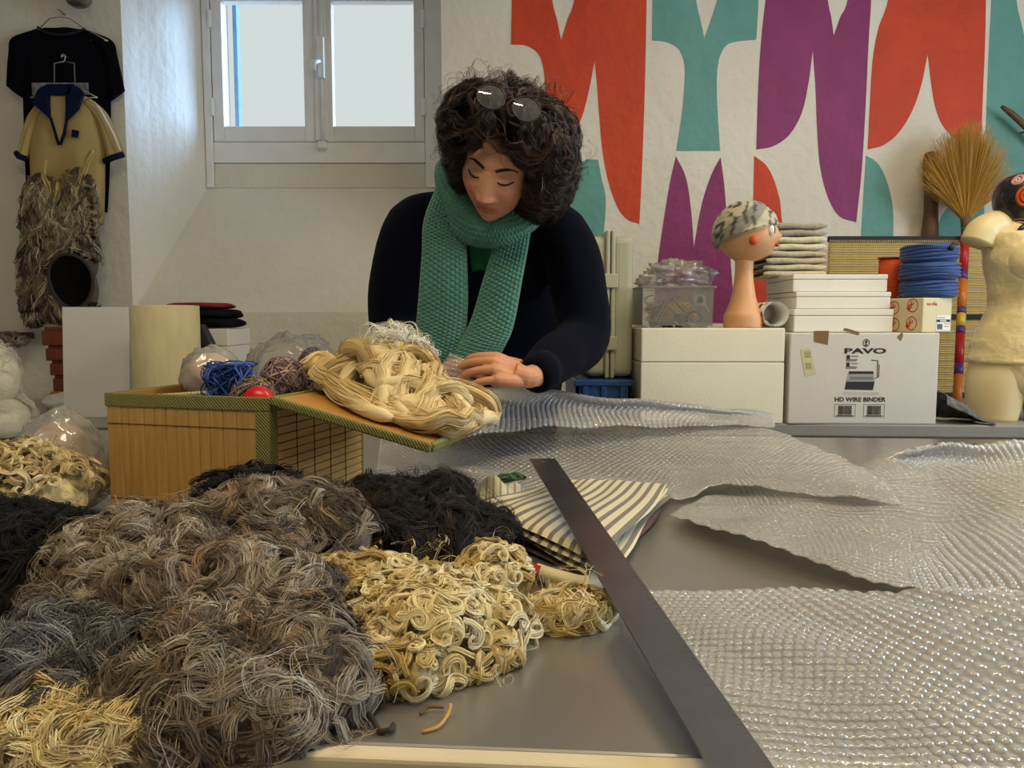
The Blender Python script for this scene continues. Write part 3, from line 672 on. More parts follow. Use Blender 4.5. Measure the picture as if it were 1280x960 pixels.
# --- film bag heaped on the tub
def crumple(name, label, cat, loc, rx, ry, rz, seed, m, seg=46, rings=26, amp=.28, flat=.0, shape=None, group=None, freq=1.0):
    rg = np.random.default_rng(seed); K_ = [(rg.normal(0, 1, 3)*f*freq, rg.uniform(0, 6.3), a) for f, a in ((2.2, .5), (3.6, .35), (6, .25), (9, .18), (14, .10)) for _ in range(3)]
    V = []
    for i in range(rings+1):
        t_ = -PI/2+PI*i/rings
        for k in range(seg):
            a = 2*PI*k/seg; d = np.array([math.cos(t_)*math.cos(a), math.cos(t_)*math.sin(a), math.sin(t_)])
            n = sum(w_*(.62-abs(math.sin(d.dot(kv)+ph)))*1.5 for kv, ph, w_ in K_)/2.4
            r = 1+amp*n
            p = d*r
            if shape: p = shape(p)
            V.append((p[0]*rx, p[1]*ry, max(p[2], -1+flat)*rz + rz*(1-flat)))
    F = [(i*seg+k, i*seg+(k+1) % seg, (i+1)*seg+(k+1) % seg, (i+1)*seg+k) for i in range(rings) for k in range(seg)]
    o = mk(name, V, F, m, None, True); o.location = loc
    return tag(o, label, cat, group)
crumple('plastic_bag', 'crumpled clear plastic bag heaped on top of the tub', 'bag', (TUBX+.022, 2.25, FOAM_TOP+hT-.002), .102, .085, .050, 5, bagm, seg=70, rings=40, flat=.5, amp=.50, freq=1.6)

# --- mannequin head wearing a felt cap
hx = at(929, 408, 2.15)[0]; t = thing('display_head', 'peach mannequin head with long neck, painted eye and rosy cheek', 'mannequin head', (hx, 2.155, FOAM_TOP), 0)
peach = mat('peach_skin_plastic', srgb(218, 164, 118), .45, var=.02)
zY = lambda y: at(930, y, 2.15)[2]-FOAM_TOP
prof = [(.050, 0), (.053, .004), (.053, zY(395)), (.046, zY(388)), (.034, zY(372)), (.026, zY(350)), (.0245, zY(335)), (.026, zY(325))]
MB().lathe([tuple(p_) for p_ in spline(prof, 3)], 32).build('neck', peach, t, True)
hcx, hcz = .004, zY(292); ra = R_(-62)   # the face looks towards the right of the room
hd = MB(); V = []; seg, rings = 40, 28
for i in range(rings+1):
    th = -PI/2+PI*i/rings
    for k in range(seg):
        a = 2*PI*k/seg; x, y, z = math.cos(th)*math.cos(a), math.cos(th)*math.sin(a), math.sin(th)
        s_ = 1+(.10*(z < 0)*(-z)*(x)) ; px_, py_, pz_ = .083*x*s_, .072*y, .080*z
        if z < 0: px_ *= 1-.10*z*z; py_ *= 1-.22*z*z
        f_ = math.exp(-((y/.16)**2+((z+.12)/.13)**2)) if x > 0 else 0; px_ += .013*f_              # nose
        f_ = math.exp(-((y/.28)**2+((z+.42)/.10)**2)) if x > 0 else 0; px_ += .005*f_              # lips
        f_ = math.exp(-((y/.3)**2+((z+.72)/.15)**2)) if x > 0 else 0; px_ += .010*f_               # chin
        V.append((px_+hcx, py_, pz_+hcz))
F = [(i*seg+k, i*seg+(k+1) % seg, (i+1)*seg+(k+1) % seg, (i+1)*seg+k) for i in range(rings) for k in range(seg)]
HR = R_(-30)
head = MB().add(V, F).build('head', peach, t, True); head.rotation_euler = (0, 0, HR)
def onhead(a, th, e=1.01): return (hcx+.083*e*math.cos(th)*math.cos(a), .072*e*math.cos(th)*math.sin(a), hcz+.080*e*math.sin(th))
eyeb = mat('eye_black', (.02, .02, .03), .3); eyew = mat('eye_white', (.75, .75, .75), .4); lipm = mat('red_lip', srgb(180, 60, 45), .4); rosy = mat('rosy_cheek', srgb(206, 84, 46), .5)
for s_ in (-1, 1):
    o = MB().ball(onhead(s_*.48, .02, .985), (.010, .010, .015), 14, 10).build('eye_white', eyew, head, True)
    MB().ball(onhead(s_*.44, .02, 1.02), (.0075, .0075, .011), 14, 10).build('pupil', eyeb, head, True)
    for j in range(4):
        b0 = np.array(onhead(s_*(.36+.10*j), .16, 1.01)); MB().tube([b0, b0+np.array([.008, s_*.004*(j-1), .010])], [.0013, .0005], 5).build('eyelash', eyeb, head)
    MB().ball(onhead(s_*1.12, -.33, .985), (.012, .012, .013), 16, 10).build('cheek', rosy, head, True)
MB().ball((hcx+.083, 0, hcz-.034), (.006, .010, .006), 12, 8).build('lips', lipm, head, True)
# felt cap on the head
cap = MB(); V = []; seg, rings = 60, 26
tilt = Matrix.Rotation(R_(-18), 3, 'Y')
for i in range(rings+1):
    th = -.10+(PI/2+.10)*i/rings
    for k in range(seg):
        a = 2*PI*k/seg; d = Vector((math.cos(th)*math.cos(a), math.cos(th)*math.sin(a), math.sin(th)))
        n = .020*math.sin(9*d.x+5*math.sin(6*d.z+4*d.y))+.014*math.sin(15*d.z+8*d.y+3)
        r = 1.09+n+(.02 if i == 0 else 0); p_ = tilt @ Vector((.083*r*d.x, .074*r*d.y, .082*r*d.z)); V.append((p_.x+hcx-.003, p_.y, p_.z+hcz))
F = [(i*seg+k, i*seg+(k+1) % seg, (i+1)*seg+(k+1) % seg, (i+1)*seg+k) for i in range(rings) for k in range(seg)]
F.append(tuple(range(seg))[::-1])
Wc = np.array(V)
def capcol(p):
    s_ = math.sin(60*p[2]+9*math.sin(40*p[0]+22*p[1])+5*math.sin(55*p[1])); s2 = math.sin(38*p[0]-55*p[2]+30*p[1])
    c1, c2, c3 = np.array(srgb(190, 182, 158)), np.array(srgb(70, 66, 62)), np.array(srgb(140, 138, 128))
    return c2 if s_ > .55 else (c3 if s2 > .35 else c1)
V2 = V; capo = mk('felt_hat', V2, F, mat('marbled_felt', attr=True, rough=.9, bump=.6, bscale=70, sheen=.3), None, True, col=[capcol(p_) for p_ in V2])
capo.location = (hx, 2.155, FOAM_TOP); capo.rotation_euler = (0, 0, HR); tag(capo, 'grey and white marbled felt cap worn by the display head', 'hat')

# --- rolled wrapping paper
a, c_ = at(970, 386, 2.11), at(943, 380, 2.36)
t = thing('paper_roll', 'roll of white wrapping paper printed with red shapes', 'paper roll', tuple((a+c_)/2*[1, 1, 0]+np.array([0, 0, FOAM_TOP+.037])))
dv = (c_-a)*[1, 1, 0]; Lr = np.linalg.norm(dv); dv = dv/Lr
roll = MB(); n = 60; V = []
for s_ in (0, 1):
    for k in range(n+1):
        ang = k/n*2*PI*1.9; r = .0365-.006*k/n
        pxy = -dv*Lr/2+dv*Lr*s_; V.append((pxy[0]-dv[1]*r*math.cos(ang), pxy[1]+dv[0]*r*math.cos(ang), r*math.sin(ang)))
F = [(k, k+1, n+2+k, n+1+k) for k in range(n)]
o = roll.add(V, F).build('paper', paper, t, True); s_ = o.modifiers.new('thick', 'SOLIDIFY'); s_.thickness = .0006
prc = [mat('print_red', srgb(160, 34, 40), .6), mat('print_green', srgb(120, 120, 70), .6), mat('print_brown', srgb(120, 60, 46), .6)]
for k in range(70):
    s_ = .03+.9*((k*.618) % 1); ang = (k*1.73) % (2*PI); r = .0374; pc = -dv*Lr/2+dv*Lr*s_; V = []
    for (ds, da) in ((-.009, -.16), (.007, -.2), (.010, .15), (-.006, .2)):
        V.append((pc[0]+dv[0]*ds-dv[1]*r*math.cos(ang+da), pc[1]+dv[1]*ds+dv[0]*r*math.cos(ang+da), r*math.sin(ang+da)))
    MB().add(V, [(0, 1, 2, 3)]).build('printed_shape', prc[k % 3 if k % 3 else 0], t)

# --- folded felts stacked on the white boxes
zc = z3+.0005
fz = [at(1000, y, 2.3)[2] for y in (344, 328, 311, 293, 276)]
fc = [srgb(206, 196, 160), srgb(188, 176, 148), srgb(212, 204, 172), srgb(160, 148, 126)]
fl = ['cream folded felt at the bottom of the felt stack', 'beige grey folded felt second in the felt stack', 'ivory folded felt below the brown grey one', 'brown grey folded felt on top of the stack']
x0, x1 = at(958, 310, 2.3)[0], at(1036, 310, 2.3)[0]
for k in range(4):
    t = thing('folded_felt', fl[k], 'felt', ((x0+x1)/2+.004*math.sin(k*2), 2.30, zc), R_((-3, 4, -2, 5)[k]), 'folded felts')
    hgt = fz[k+1]-fz[k]; w = (x1-x0)*(1.0, 1.0, .97, .98)[k]
    m = mat('felt_%d' % k, fc[k], .95, var=.10, vscale=30, bump=1.0, bscale=60, sheen=.5, bdist=.006)
    for j in range(2):
        zc0 = j*hgt/2; r = hgt/4*.98
        def fn(u, v, j=j, zc0=zc0, r=r, k=k):
            x = -w/2+w*u+.004*math.sin(9*v+k); pr = 2*PI*v
            y = .10+.10*np.sign(math.cos(pr))*abs(math.cos(pr))**.35; z = zc0+r+r*np.sign(math.sin(pr))*abs(math.sin(pr))**.6
            e = min(1, min(u, 1-u)*9)**.5
            return (x, .10+(y-.10)*(.94+.06*e), zc0+r+(z-zc0-r)*(.55+.45*e)+.0012*math.sin(10*u+5*k+j*2)*(1 if k or j else .3))
        MB().grid(fn, 36, 28).build('fold', m, t, True)
    zc += hgt
# ================================================================== wool, locks and yarn helpers
def field(P, C, R, k=.012):
    d = (P[:, None, :]-C[None])/R[None]; q = np.linalg.norm(d, axis=2)+1e-9; rm = R.min(axis=1)[None]
    f = (q-1)*rm; g = d/R[None]/q[..., None]*rm[..., None]
    fm = f.min(axis=1, keepdims=True); w = np.exp(-(f-fm)/k); s = w.sum(axis=1, keepdims=True)
    return (fm-k*np.log(s))[:, 0], (w[..., None]*g).sum(axis=1)/s
def rotv(t, n, a):
    a = a[:, None]; return t*np.cos(a)+np.cross(n, t)*np.sin(a)+n*(np.sum(n*t, axis=1)[:, None])*(1-np.cos(a))
def seeds(C, R, n, rg, zmin=None):
    w = (R[:, 0]*R[:, 1]+R[:, 1]*R[:, 2]+R[:, 0]*R[:, 2]); i = rg.choice(len(C), n, p=w/w.sum())
    d = rg.normal(size=(n, 3)); d /= np.linalg.norm(d, axis=1)[:, None]; d[:, 2] = np.abs(d[:, 2])*.9+.02*0
    return C[i]+d*R[i]
def locks(C, R, n, length, steps, rg, curl=120., wave=0., off=.004, lift=.006, fibers=7, width=.0035, rad=.0006, zmin=None, start=None, tdir=None, k=.012, sway=.5, tip=.35, ribbon=False, hook=1.1, ret_path=False, keep=None, frizz=1.0):
    """curly locks that walk over the surface of a heap of lumps"""
    C = np.asarray(C, float); R = np.asarray(R, float)
    P = seeds(C, R, n, rg) if start is None else start.copy(); n = len(P)
    f, g = field(P, C, R, k); nn = g/np.linalg.norm(g, axis=1)[:, None]
    t = rg.normal(size=(n, 3)) if tdir is None else tdir+rg.normal(0, sway, (n, 3))
    L = length*rg.uniform(.6, 1.3, n); st = L/steps
    sgn = rg.choice([-1., 1.], n); k0 = curl*rg.uniform(.25, 1.2, n)*sgn; ph = rg.uniform(0, 2*PI, n); fq = rg.uniform(1.0, 2.6, n)
    o0 = off+rg.uniform(-.5, 1, n)*off; lf = lift*rg.uniform(0, 1, n)
    path = np.zeros((n, steps+1, 3)); nor = np.zeros_like(path); tan = np.zeros_like(path)
    for s in range(steps+1):
        u = s/steps
        f, g = field(P, C, R, k); gl = np.linalg.norm(g, axis=1)+1e-9; nn = g/gl[:, None]
        tgt = o0+lf*np.sin(PI*np.minimum(1, u*1.1))*np.abs(np.sin(ph+5*u))
        P = P-nn*np.clip((f-tgt)/gl, -.02, .02)[:, None]
        if zmin is not None: P[:, 2] = np.maximum(P[:, 2], zmin+rad*2)
        t = t-nn*np.sum(t*nn, axis=1)[:, None]; t /= np.linalg.norm(t, axis=1)[:, None]+1e-9
        path[:, s] = P; nor[:, s] = nn; tan[:, s] = t
        kap = k0*(.12+hook*u*u*1.6)+wave*np.sin(2*PI*fq*u*2.4+ph)
        t = rotv(t, nn, kap*st); P = P+t*st[:, None]
    if keep is not None:
        kk = keep(path); path, nor, tan = path[kk], nor[kk], tan[kk]
    if ret_path: return path, nor, tan
    return bundle(path, nor, tan, rg, fibers, width, rad, zmin, tip, ribbon=ribbon, frizz=frizz)
def bundle(path, nor, tan, rg, fibers, width, rad, zmin=None, tip=.35, twist=2.0, round_=False, ribbon=False, frizz=1.0):
    n, S, _ = path.shape; B = np.cross(tan, nor)
    a = rg.uniform(-1, 1, (n, fibers)); b = rg.uniform(-1, 1, (n, fibers))*(1 if round_ else .55); ph = rg.uniform(0, 2*PI, (n, fibers)); am = rg.uniform(.1, .5, (n, fibers))*frizz
    u = np.linspace(0, 1, S); fz = rg.uniform(5, 13, (n, fibers, 1)); fz2 = rg.uniform(4, 12, (n, fibers, 1))
    tw = twist*rg.uniform(-1, 1, (n, 1, 1))*u[None, None, :]+0*a[:, :, None]
    env = (.55+.45*np.sin(PI*np.minimum(1, u*.9+.1)))*(1-.55*np.maximum(0, u-.6)/.4)
    aa = (a[:, :, None]*np.cos(tw)-b[:, :, None]*np.sin(tw)+am[:, :, None]*np.sin(fz*u[None, None]+ph[:, :, None])*.75)*width*env
    bb = (a[:, :, None]*np.sin(tw)+b[:, :, None]*np.cos(tw)+am[:, :, None]*np.cos(fz2*u[None, None]+ph[:, :, None])*.75)*width*env
    Q = path[:, None]+B[:, None]*aa[..., None]+nor[:, None]*bb[..., None]          # n,f,S,3
    r = rad*rg.uniform(.7, 1.35, (n, fibers, 1))*(1-(1-tip)*u**2)[None, None]
    if zmin is not None: Q[..., 2] = np.maximum(Q[..., 2], zmin+rad)
    T = np.gradient(Q, axis=2); T /= np.linalg.norm(T, axis=3)[..., None]+1e-9
    N = np.broadcast_to(nor[:, None], Q.shape); N = N-T*np.sum(N*T, axis=3)[..., None]; N = N/(np.linalg.norm(N, axis=3)[..., None]+1e-9); Bn = np.cross(T, N)
    if ribbon:   # fine flat fibres
        rr = r[..., None]; tl = rg.uniform(-.7, .7, (n, fibers, 1, 1)); Dv = Bn*np.cos(tl)+N*np.sin(tl)
        V = np.stack([Q+rr*Dv, Q-rr*Dv], axis=3).reshape(-1, 3); nf = n*fibers
        base = (np.arange(nf)*S*2)[:, None]; i = np.arange(S-1)[None]*2
        F = np.stack([base+i, base+i+1, base+i+3, base+i+2], axis=2).reshape(-1, 4)
        return V, F, (n, fibers, S, 2)
    ring = [Q+r[..., None]*(math.cos(x)*N+math.sin(x)*Bn) for x in (0, 2*PI/3, 4*PI/3)]
    V = np.stack(ring, axis=3).reshape(-1, 3)                                      # n,f,S,3side,3
    nf = n*fibers; base = (np.arange(nf)*S*3)[:, None, None]; i = np.arange(S-1)[None, :, None]*3; j = np.arange(3)[None, None]
    j2 = (j+1) % 3
    F = np.stack([base+i+j, base+i+j2, base+i+3+j2, base+i+3+j], axis=3).reshape(-1, 4)
    return V, F, (n, fibers, S)
def lock_cols(shape, pal, rg, pw=None, jit=.12, tipc=None, tipw=0.0, pick=None):
    n, f, S = shape[:3]; sides = shape[3] if len(shape) > 3 else 3; pal = np.array(pal)
    i = rg.choice(len(pal), n, p=pw) if pick is None else pick
    c = pal[i][:, None, None, :]*(1+rg.normal(0, jit, (n, f, 1, 1)))+0*np.zeros((1, 1, S, 1))
    if tipc is not None:
        u = np.linspace(0, 1, S)[None, None, :, None]**2*tipw*rg.uniform(0, 1, (n, 1, 1, 1)); c = c*(1-u)+np.array(tipc)*u
    c = np.clip(c, .002, 1); return np.repeat(c[:, :, :, None, :], sides, axis=3).reshape(-1, 3)
def core_mesh(C, R, sh=.93, zmin=None, seg=22, rings=12):
    m = MB()
    for c, r in zip(C, R): m.ball(c, tuple(np.array(r)*sh), seg, rings)
    if zmin is not None: m.v = [(x, y, max(z, zmin+.0005)) for x, y, z in m.v]
    return m
wool_mat = mat('wool_fibre', attr=True, rough=.65, spec=.14, sheen=.10)
def heap(name, label, cat, lumps, pal, n, length, seed, core=None, pw=None, zmin=TZ, fibers=7, steps=18, strays=60, group=None, tipc=None, tipw=0, C=None, R=None, clump=0.0, bumps=0, brad=(.014, .024), nocore=False, **kw):
    rg = np.random.default_rng(seed)
    if C is None:
        C = np.array([at(l[0], l[1], l[2]) for l in lumps]); R = np.array([l[3:6] for l in lumps])
    if bumps:    # tufts that break the outline of the heap
        S0 = seeds(C, R, bumps, rg); f, g = field(S0, C, R); nn = g/np.linalg.norm(g, axis=1)[:, None]; S0 = S0-nn*f[:, None]; rr = rg.uniform(brad[0], brad[1], bumps)
        S0 = S0+nn*(rr*rg.uniform(-.35, .25, bumps))[:, None]; C = np.concatenate([C, S0]); R = np.concatenate([R, np.stack([rr*rg.uniform(.8, 1.3, bumps), rr*rg.uniform(.8, 1.2, bumps), rr*.9], 1)])
    o0 = np.array([C[:, 0].mean(), C[:, 1].mean(), zmin if zmin is not None else C[:, 2].min()])
    t = thing(name, label, cat, tuple(o0), 0, group)
    core = core if core is not None else np.array(pal).mean(axis=0)
    m = core_mesh(C, R, .35 if nocore else .95, zmin, 16, 9); m.v = [tuple(np.array(v)-o0) for v in m.v]
    m.build('wool_mass', mat(name+'_mass_%d' % seed, tuple(core), .95, var=.25, vscale=60, bump=1, bscale=120), t, True)
    kw2 = dict(curl=120, width=.0036, rad=.00065, off=.004, lift=.008, ribbon=True, k=.006); kw2.update(kw)
    st0 = seeds(C, R, n, rg)
    if bumps: st0 = np.concatenate([st0]+[S0+np.array([0, 0, 1.])*rr[:, None]*.8+rg.normal(0, 1, S0.shape)*rr[:, None]*.5 for _ in range(2)])   # every tuft wears its own locks
    V, F, sh = locks(C, R, n, length, steps, rg, fibers=fibers, zmin=zmin, start=st0, **kw2)
    # neighbouring locks share a colour, as in a real fleece
    st = V.reshape(sh[0], sh[1], sh[2], -1, 3)[:, 0, 0, 0]; pick = None
    if clump > 0:
        m_ = 26; cc = seeds(C, R, m_, rg); ci = rg.choice(len(pal), m_, p=pw); near = ((st[:, None]-cc[None])**2).sum(2).argmin(1)
        pick = np.where(rg.uniform(size=sh[0]) < clump, ci[near], rg.choice(len(pal), sh[0], p=pw))
    o = mk('curly_locks', V-o0, F, wool_mat, t, True, col=lock_cols(sh, pal, rg, pw, tipc=tipc, tipw=tipw, pick=pick)); o['kind'] = 'stuff'
    if strays:
        kw3 = dict(kw2); kw3.update(width=.006, rad=.00022, off=.004, lift=.006, k=.012)
        V, F, sh = locks(C, R, max(8, strays//3), length*.9, 22, rg, fibers=3, zmin=zmin, **kw3)
        o = mk('stray_fibres', V-o0, F, wool_mat, t, True, col=lock_cols(sh, np.array(pal)*.9, rg, pw)); o['kind'] = 'stuff'
    return t
def strand_path(P, n=6):
    P = spline(P, n); T = np.gradient(P, axis=0); T /= np.linalg.norm(T, axis=1)[:, None]
    N = np.zeros_like(P); a = np.array([0, 0, 1.]) if abs(T[0][2]) < .9 else np.array([1., 0, 0])
    for i in range(len(P)): a = a-T[i]*a.dot(T[i]); a /= np.linalg.norm(a); N[i] = a
    return P, N, T
def ropes(paths, rg, fibers=16, width=.009, rad=.0022, zmin=None, twist=3.0, tip=.8, n=6):
    Vs, Fs, shp = [], [], []; b = 0
    for P in paths:
        p, N, T = strand_path(P, n); V, F, s = bundle(p[None], N[None], T[None], rg, fibers, width, rad, zmin, tip, twist, True)
        Vs.append(V); Fs.append(F+b); b += len(V); shp.append(s)
    return np.concatenate(Vs), np.concatenate(Fs), shp
def rope_cols(shp, pal, rg, jit=.08): return np.concatenate([lock_cols(s, pal, rg, jit=jit) for s in shp])

# ================================================================== clothes hanging on the wall at left
def panel(mb, Lp, Rp, y0, thick, nc=14, fold=.004, seed=0, n=5):
    """closed cloth panel between a left and a right edge polyline (x,z), front bulging towards the room"""
    L = spline([(p[0], 0, p[1]) for p in Lp], n); R = spline([(p[0], 0, p[1]) for p in Rp], n); rgp = random.Random(seed); a1, a2 = rgp.uniform(0, 6), rgp.uniform(0, 6)
    V = []; rows = len(L)
    for side in (0, 1):
        for i in range(rows):
            for j in range(nc+1):
                u = j/nc; p = L[i]*(1-u)+R[i]*u; b_ = math.sin(PI*u)**.5 if 0 < u < 1 else 0
                d = thick*b_+fold*b_*math.sin(11*u+a1+i*.15)+fold*.6*b_*math.sin(i*.7+5*u+a2)
                V.append((p[0], y0-d if side == 0 else y0+.004*b_, p[2]))
    W = nc+1; o = rows*W
    F = [(i*W+j, i*W+j+1, (i+1)*W+j+1, (i+1)*W+j) for i in range(rows-1) for j in range(nc)] + [(o+i*W+j, o+(i+1)*W+j, o+(i+1)*W+j+1, o+i*W+j+1) for i in range(rows-1) for j in range(nc)]
    F += [(i*W, (i+1)*W, o+(i+1)*W, o+i*W) for i in range(rows-1)] + [(i*W+nc, o+i*W+nc, o+(i+1)*W+nc, (i+1)*W+nc) for i in range(rows-1)]
    F += [(j, o+j, o+j+1, j+1) for j in range(nc)] + [((rows-1)*W+j, (rows-1)*W+j+1, o+(rows-1)*W+j+1, o+(rows-1)*W+j) for j in range(nc)]
    mb.add(V, F); return mb
HY = 2.945
def hw(x, y, Y=HY): p = at(x, y, Y-.03); return (p[0], p[2])
def hanger(name, label, top, l, r, Y):
    t = thing(name, label, 'hanger', (0, 0, 0), 0, 'wire hangers')
    g = lambda x, y: (at(x, y, Y)[0], Y, at(x, y, Y)[2])
    cx, cy = top
    m = MB(); m.tube(spline([g(cx-3, cy+4), g(cx-2, cy), g(cx+1.5, cy+1), g(cx+1, cy+6), g(cx, cy+9)], 4), .0022, 8); m.build('hook', wire_m, t, True)
    m = MB(); m.tube([g(cx, cy+9), g(cx-12, cy+11), g(l[0], l[1]), g(l[0]-30, l[1]+14)], .0022, 8).tube([g(cx, cy+9), g(cx+13, cy+11), g(r[0], r[1]), g(r[0]+28, r[1]+14)], .0022, 8).tube([g(l[0]-30, l[1]+14), g(r[0]+28, r[1]+14)], .0022, 8)
    m.build('wire_arm', wire_m, t, True)
    m = MB(); p = g(cx, cy); m.lathe([(.004, 0), (.004, WY-Y+.01)], 8, (p[0], Y, p[2]-.004), axis='Y').build('nail', wire_m, t)
    return t
hanger('clothes_hanger', 'wire hanger holding the black t-shirt on the wall', (74, 12), (50, 35), (107, 37), 2.915)
tee = thing('black_tshirt', 'black t-shirt hanging on a wire hanger behind the polo', 'shirt', (0, 0, 0))
navy_blk = mat('black_cotton', (.004, .0045, .008), .95, bump=.3, bscale=500, spec=.05)
m = MB(); panel(m, [hw(49, 35), hw(33, 50), hw(27, 90), hw(27, 140), hw(29, 200), hw(32, 262)], [hw(108, 37), hw(126, 50), hw(136, 90), hw(137, 140), hw(136, 200), hw(133, 265)], 2.925, .022, seed=1)
m.build('shirt_body', navy_blk, tee, True)
m = MB(); panel(m, [hw(46, 35), hw(13, 46), hw(9, 66), hw(6, 106)], [hw(52, 42), hw(34, 76), hw(30, 100), hw(27, 122)], 2.923, .016, seed=2); m.build('sleeve', navy_blk, tee, True)
m = MB(); panel(m, [hw(104, 44), hw(128, 76), hw(133, 100), hw(137, 126)], [hw(110, 37), hw(139, 50), hw(146, 72), hw(155, 113)], 2.923, .016, seed=3); m.build('sleeve', navy_blk, tee, True)
m = MB(); m.tube(spline([(*hw(49, 35), )[0:1]+(2.905,)+(hw(49, 35)[1],), (hw(62, 43)[0], 2.897, hw(62, 43)[1]), (hw(80, 46)[0], 2.895, hw(80, 46)[1]), (hw(97, 43)[0], 2.897, hw(97, 43)[1]), (hw(108, 37)[0], 2.905, hw(108, 37)[1])], 6), .004, 8); m.build('collar_band', mat('dark_grey_rib', (.014, .014, .018), .9), tee, True)
m = MB(); a, c_ = hw(45, 106), hw(115, 121); m.bx(a[0], c_[0], 2.889, 2.894, c_[1], a[1]); m.build('chest_print', mat('faded_print', srgb(120, 122, 130), .8, var=.5, vscale=60), tee)
m = MB(); panel(m, [hw(126, 195), hw(125, 230), hw(124, 264)], [hw(133, 195), hw(135, 230), hw(133, 264)], 2.90, .01, seed=4); m.build('hanging_panel', mat('navy_panel', srgb(16, 22, 44), .9), tee, True)

hanger('clothes_hanger', 'wire hanger inside the collar of the yellow polo', (80, 68), (68, 108), (94, 108), 2.875)
polo = thing('felted_polo', 'yellow polo shirt with navy collar on a wire hanger', 'shirt', (0, 0, 0))
yel = mat('yellow_pique', srgb(182, 158, 104), .9, var=.06, vscale=10, bump=.4, bscale=400); nav = mat('navy_trim', srgb(16, 25, 54), .9, spec=.1)
PYo = 2.875
hp = lambda x, y: (at(x, y, 2.84)[0], at(x, y, 2.84)[2])
m = MB(); panel(m, [hp(50, 118), hp(40, 132), hp(31, 165), hp(29, 195), hp(32, 235), hp(38, 280)], [hp(104, 118), hp(116, 132), hp(123, 165), hp(125, 195), hp(125, 235), hp(124, 280)], PYo, .035, 18, .005, 5); body_p = m.build('shirt_body', yel, polo, True)
for (Lp, Rp, sd) in (([(48, 119), (29, 142), (22, 165), (16, 190)], [(52, 132), (38, 160), (33, 180), (28, 197)], 6), ([(100, 132), (117, 158), (125, 180), (127, 200)], [(106, 119), (127, 137), (139, 160), (151, 191)], 7)):
    m = MB(); panel(m, [hp(*p) for p in Lp], [hp(*p) for p in Rp], PYo-.004, .022, 12, .003, sd); sl = m.build('sleeve', yel, polo, True)
    (lx, lz), (rx_, rz) = hp(*Lp[-1]), hp(*Rp[-1]); m = MB(); m.tube([(lx, PYo-.012, lz), ((lx+rx_)/2, PYo-.03, (lz+rz)/2-.004), (rx_, PYo-.012, rz)], .011, 10); m.build('cuff', nav, sl, True)
m = MB()
for side in ([(66, 108), (52, 116), (45, 128), (58, 143), (70, 168)], [(92, 108), (102, 114), (108, 122), (100, 138), (86, 158)]):
    pass
def flat(mb, pts, y0, y1): P = smooth_poly([(*hp(p[0], p[1]),)+tuple(p[2:]) for p in pts], 4); return mb.prism(P[::-1], y0, y1)
for pts in ([(64, 107, 1), (52, 114), (45, 131, 1), (58, 143, 1), (66, 150, 1), (64, 124), (66, 120, 1)], [(95, 107, 1), (103, 112), (108, 119, 1), (101, 138, 1), (86, 152, 1), (86, 124), (85, 120, 1)], [(64, 107, 1), (95, 107, 1), (93, 121, 1), (66, 121, 1)]):
    o = flat(MB(), pts, PYo-.058, PYo-.044).build('collar', nav, polo, fix=True); bev(o, .003)
o = flat(MB(), [(66, 120, 1), (86, 120, 1), (85, 152, 1), (79, 178, 1), (75, 176, 1), (66, 150, 1)], PYo-.046, PYo-.041).build('placket_inside', mat('pale_lining', srgb(176, 152, 104), .9), polo, fix=True)
for pl in ([(66, 148), (72, 168), (76, 182)], [(86, 150), (83, 168), (78, 182)]): 
    m = MB(); m.tube([(hp(*p)[0], PYo-.048, hp(*p)[1]) for p in pl], .005, 8); m.build('placket_edge', nav, polo, True)
m = MB(); a = hp(96, 168); m.box((a[0], PYo-.046, a[1]), (.024, .004, .026), Matrix.Rotation(.2, 3, 'Y')); m.build('chest_badge', nav, polo)
m = MB(); m.tube([(hp(*p)[0], PYo-.036, hp(*p)[1]) for p in [(118, 128), (128, 142), (142, 168), (150, 188)]], .004, 8); m.build('sleeve_piping', mat('white_piping', srgb(215, 212, 205), .8), polo, True)
# the felted lower half: wool fused to the hem
rg = np.random.default_rng(21)
WYo = 2.83
lump = [(52, 250, .055, .05, .11), (100, 240, .05, .05, .10), (75, 280, .13, .055, .10), (70, 325, .125, .06, .10), (55, 360, .085, .055, .10), (103, 330, .06, .05, .08), (112, 362, .030, .045, .08), (92, 392, .085, .045, .035), (42, 385, .03, .04, .06)]
C = np.array([at(l[0], l[1], WYo) for l in lump]); R = np.array([l[2:] for l in lump])
fm = core_mesh(C, R, .9); fm.build('felt_skirt', mat('felt_brown', srgb(92, 80, 66), .95, var=.3, vscale=30, bump=1, bscale=60), polo, True)
palette = [srgb(170, 150, 115), srgb(120, 104, 86), srgb(70, 62, 58), srgb(200, 186, 156), srgb(46, 40, 38)]
st = []; 
while len(st) < 640:
    x, y = rg.uniform(30, 122), rg.uniform(215, 398); st.append(at(x, y, WYo-.06))
HC = at(90, 352, 2.775)
V, F, sh = locks(C, R, 0, .17, 18, rg, curl=22, wave=42, off=.001, lift=.004, fibers=22, width=.012, rad=.0009, ribbon=True, tip=.7, keep=lambda p: ~((((p[..., 0]-HC[0])/.080)**2+((p[..., 2]-HC[2])/.096)**2) < 1).any(axis=1), start=np.array(st), tdir=np.tile([0., 0, -1], (len(st), 1)), sway=.35)
zst = V.reshape(sh[0], sh[1], sh[2], -1, 3)[:, 0, 0, 0, 2]; zz0, zz1 = zst.min(), zst.max(); q_ = (zst-zz0)/(zz1-zz0)
pick = np.where(rg.uniform(size=sh[0]) < .5+.4*(q_-.5), rg.choice([0, 3, 0, 1], sh[0]), rg.choice([1, 2, 4, 1], sh[0]))
o = mk('felt_locks', V, F, wool_mat, polo, True, col=lock_cols(sh, palette, rg, pick=pick)); o['kind'] = 'stuff'
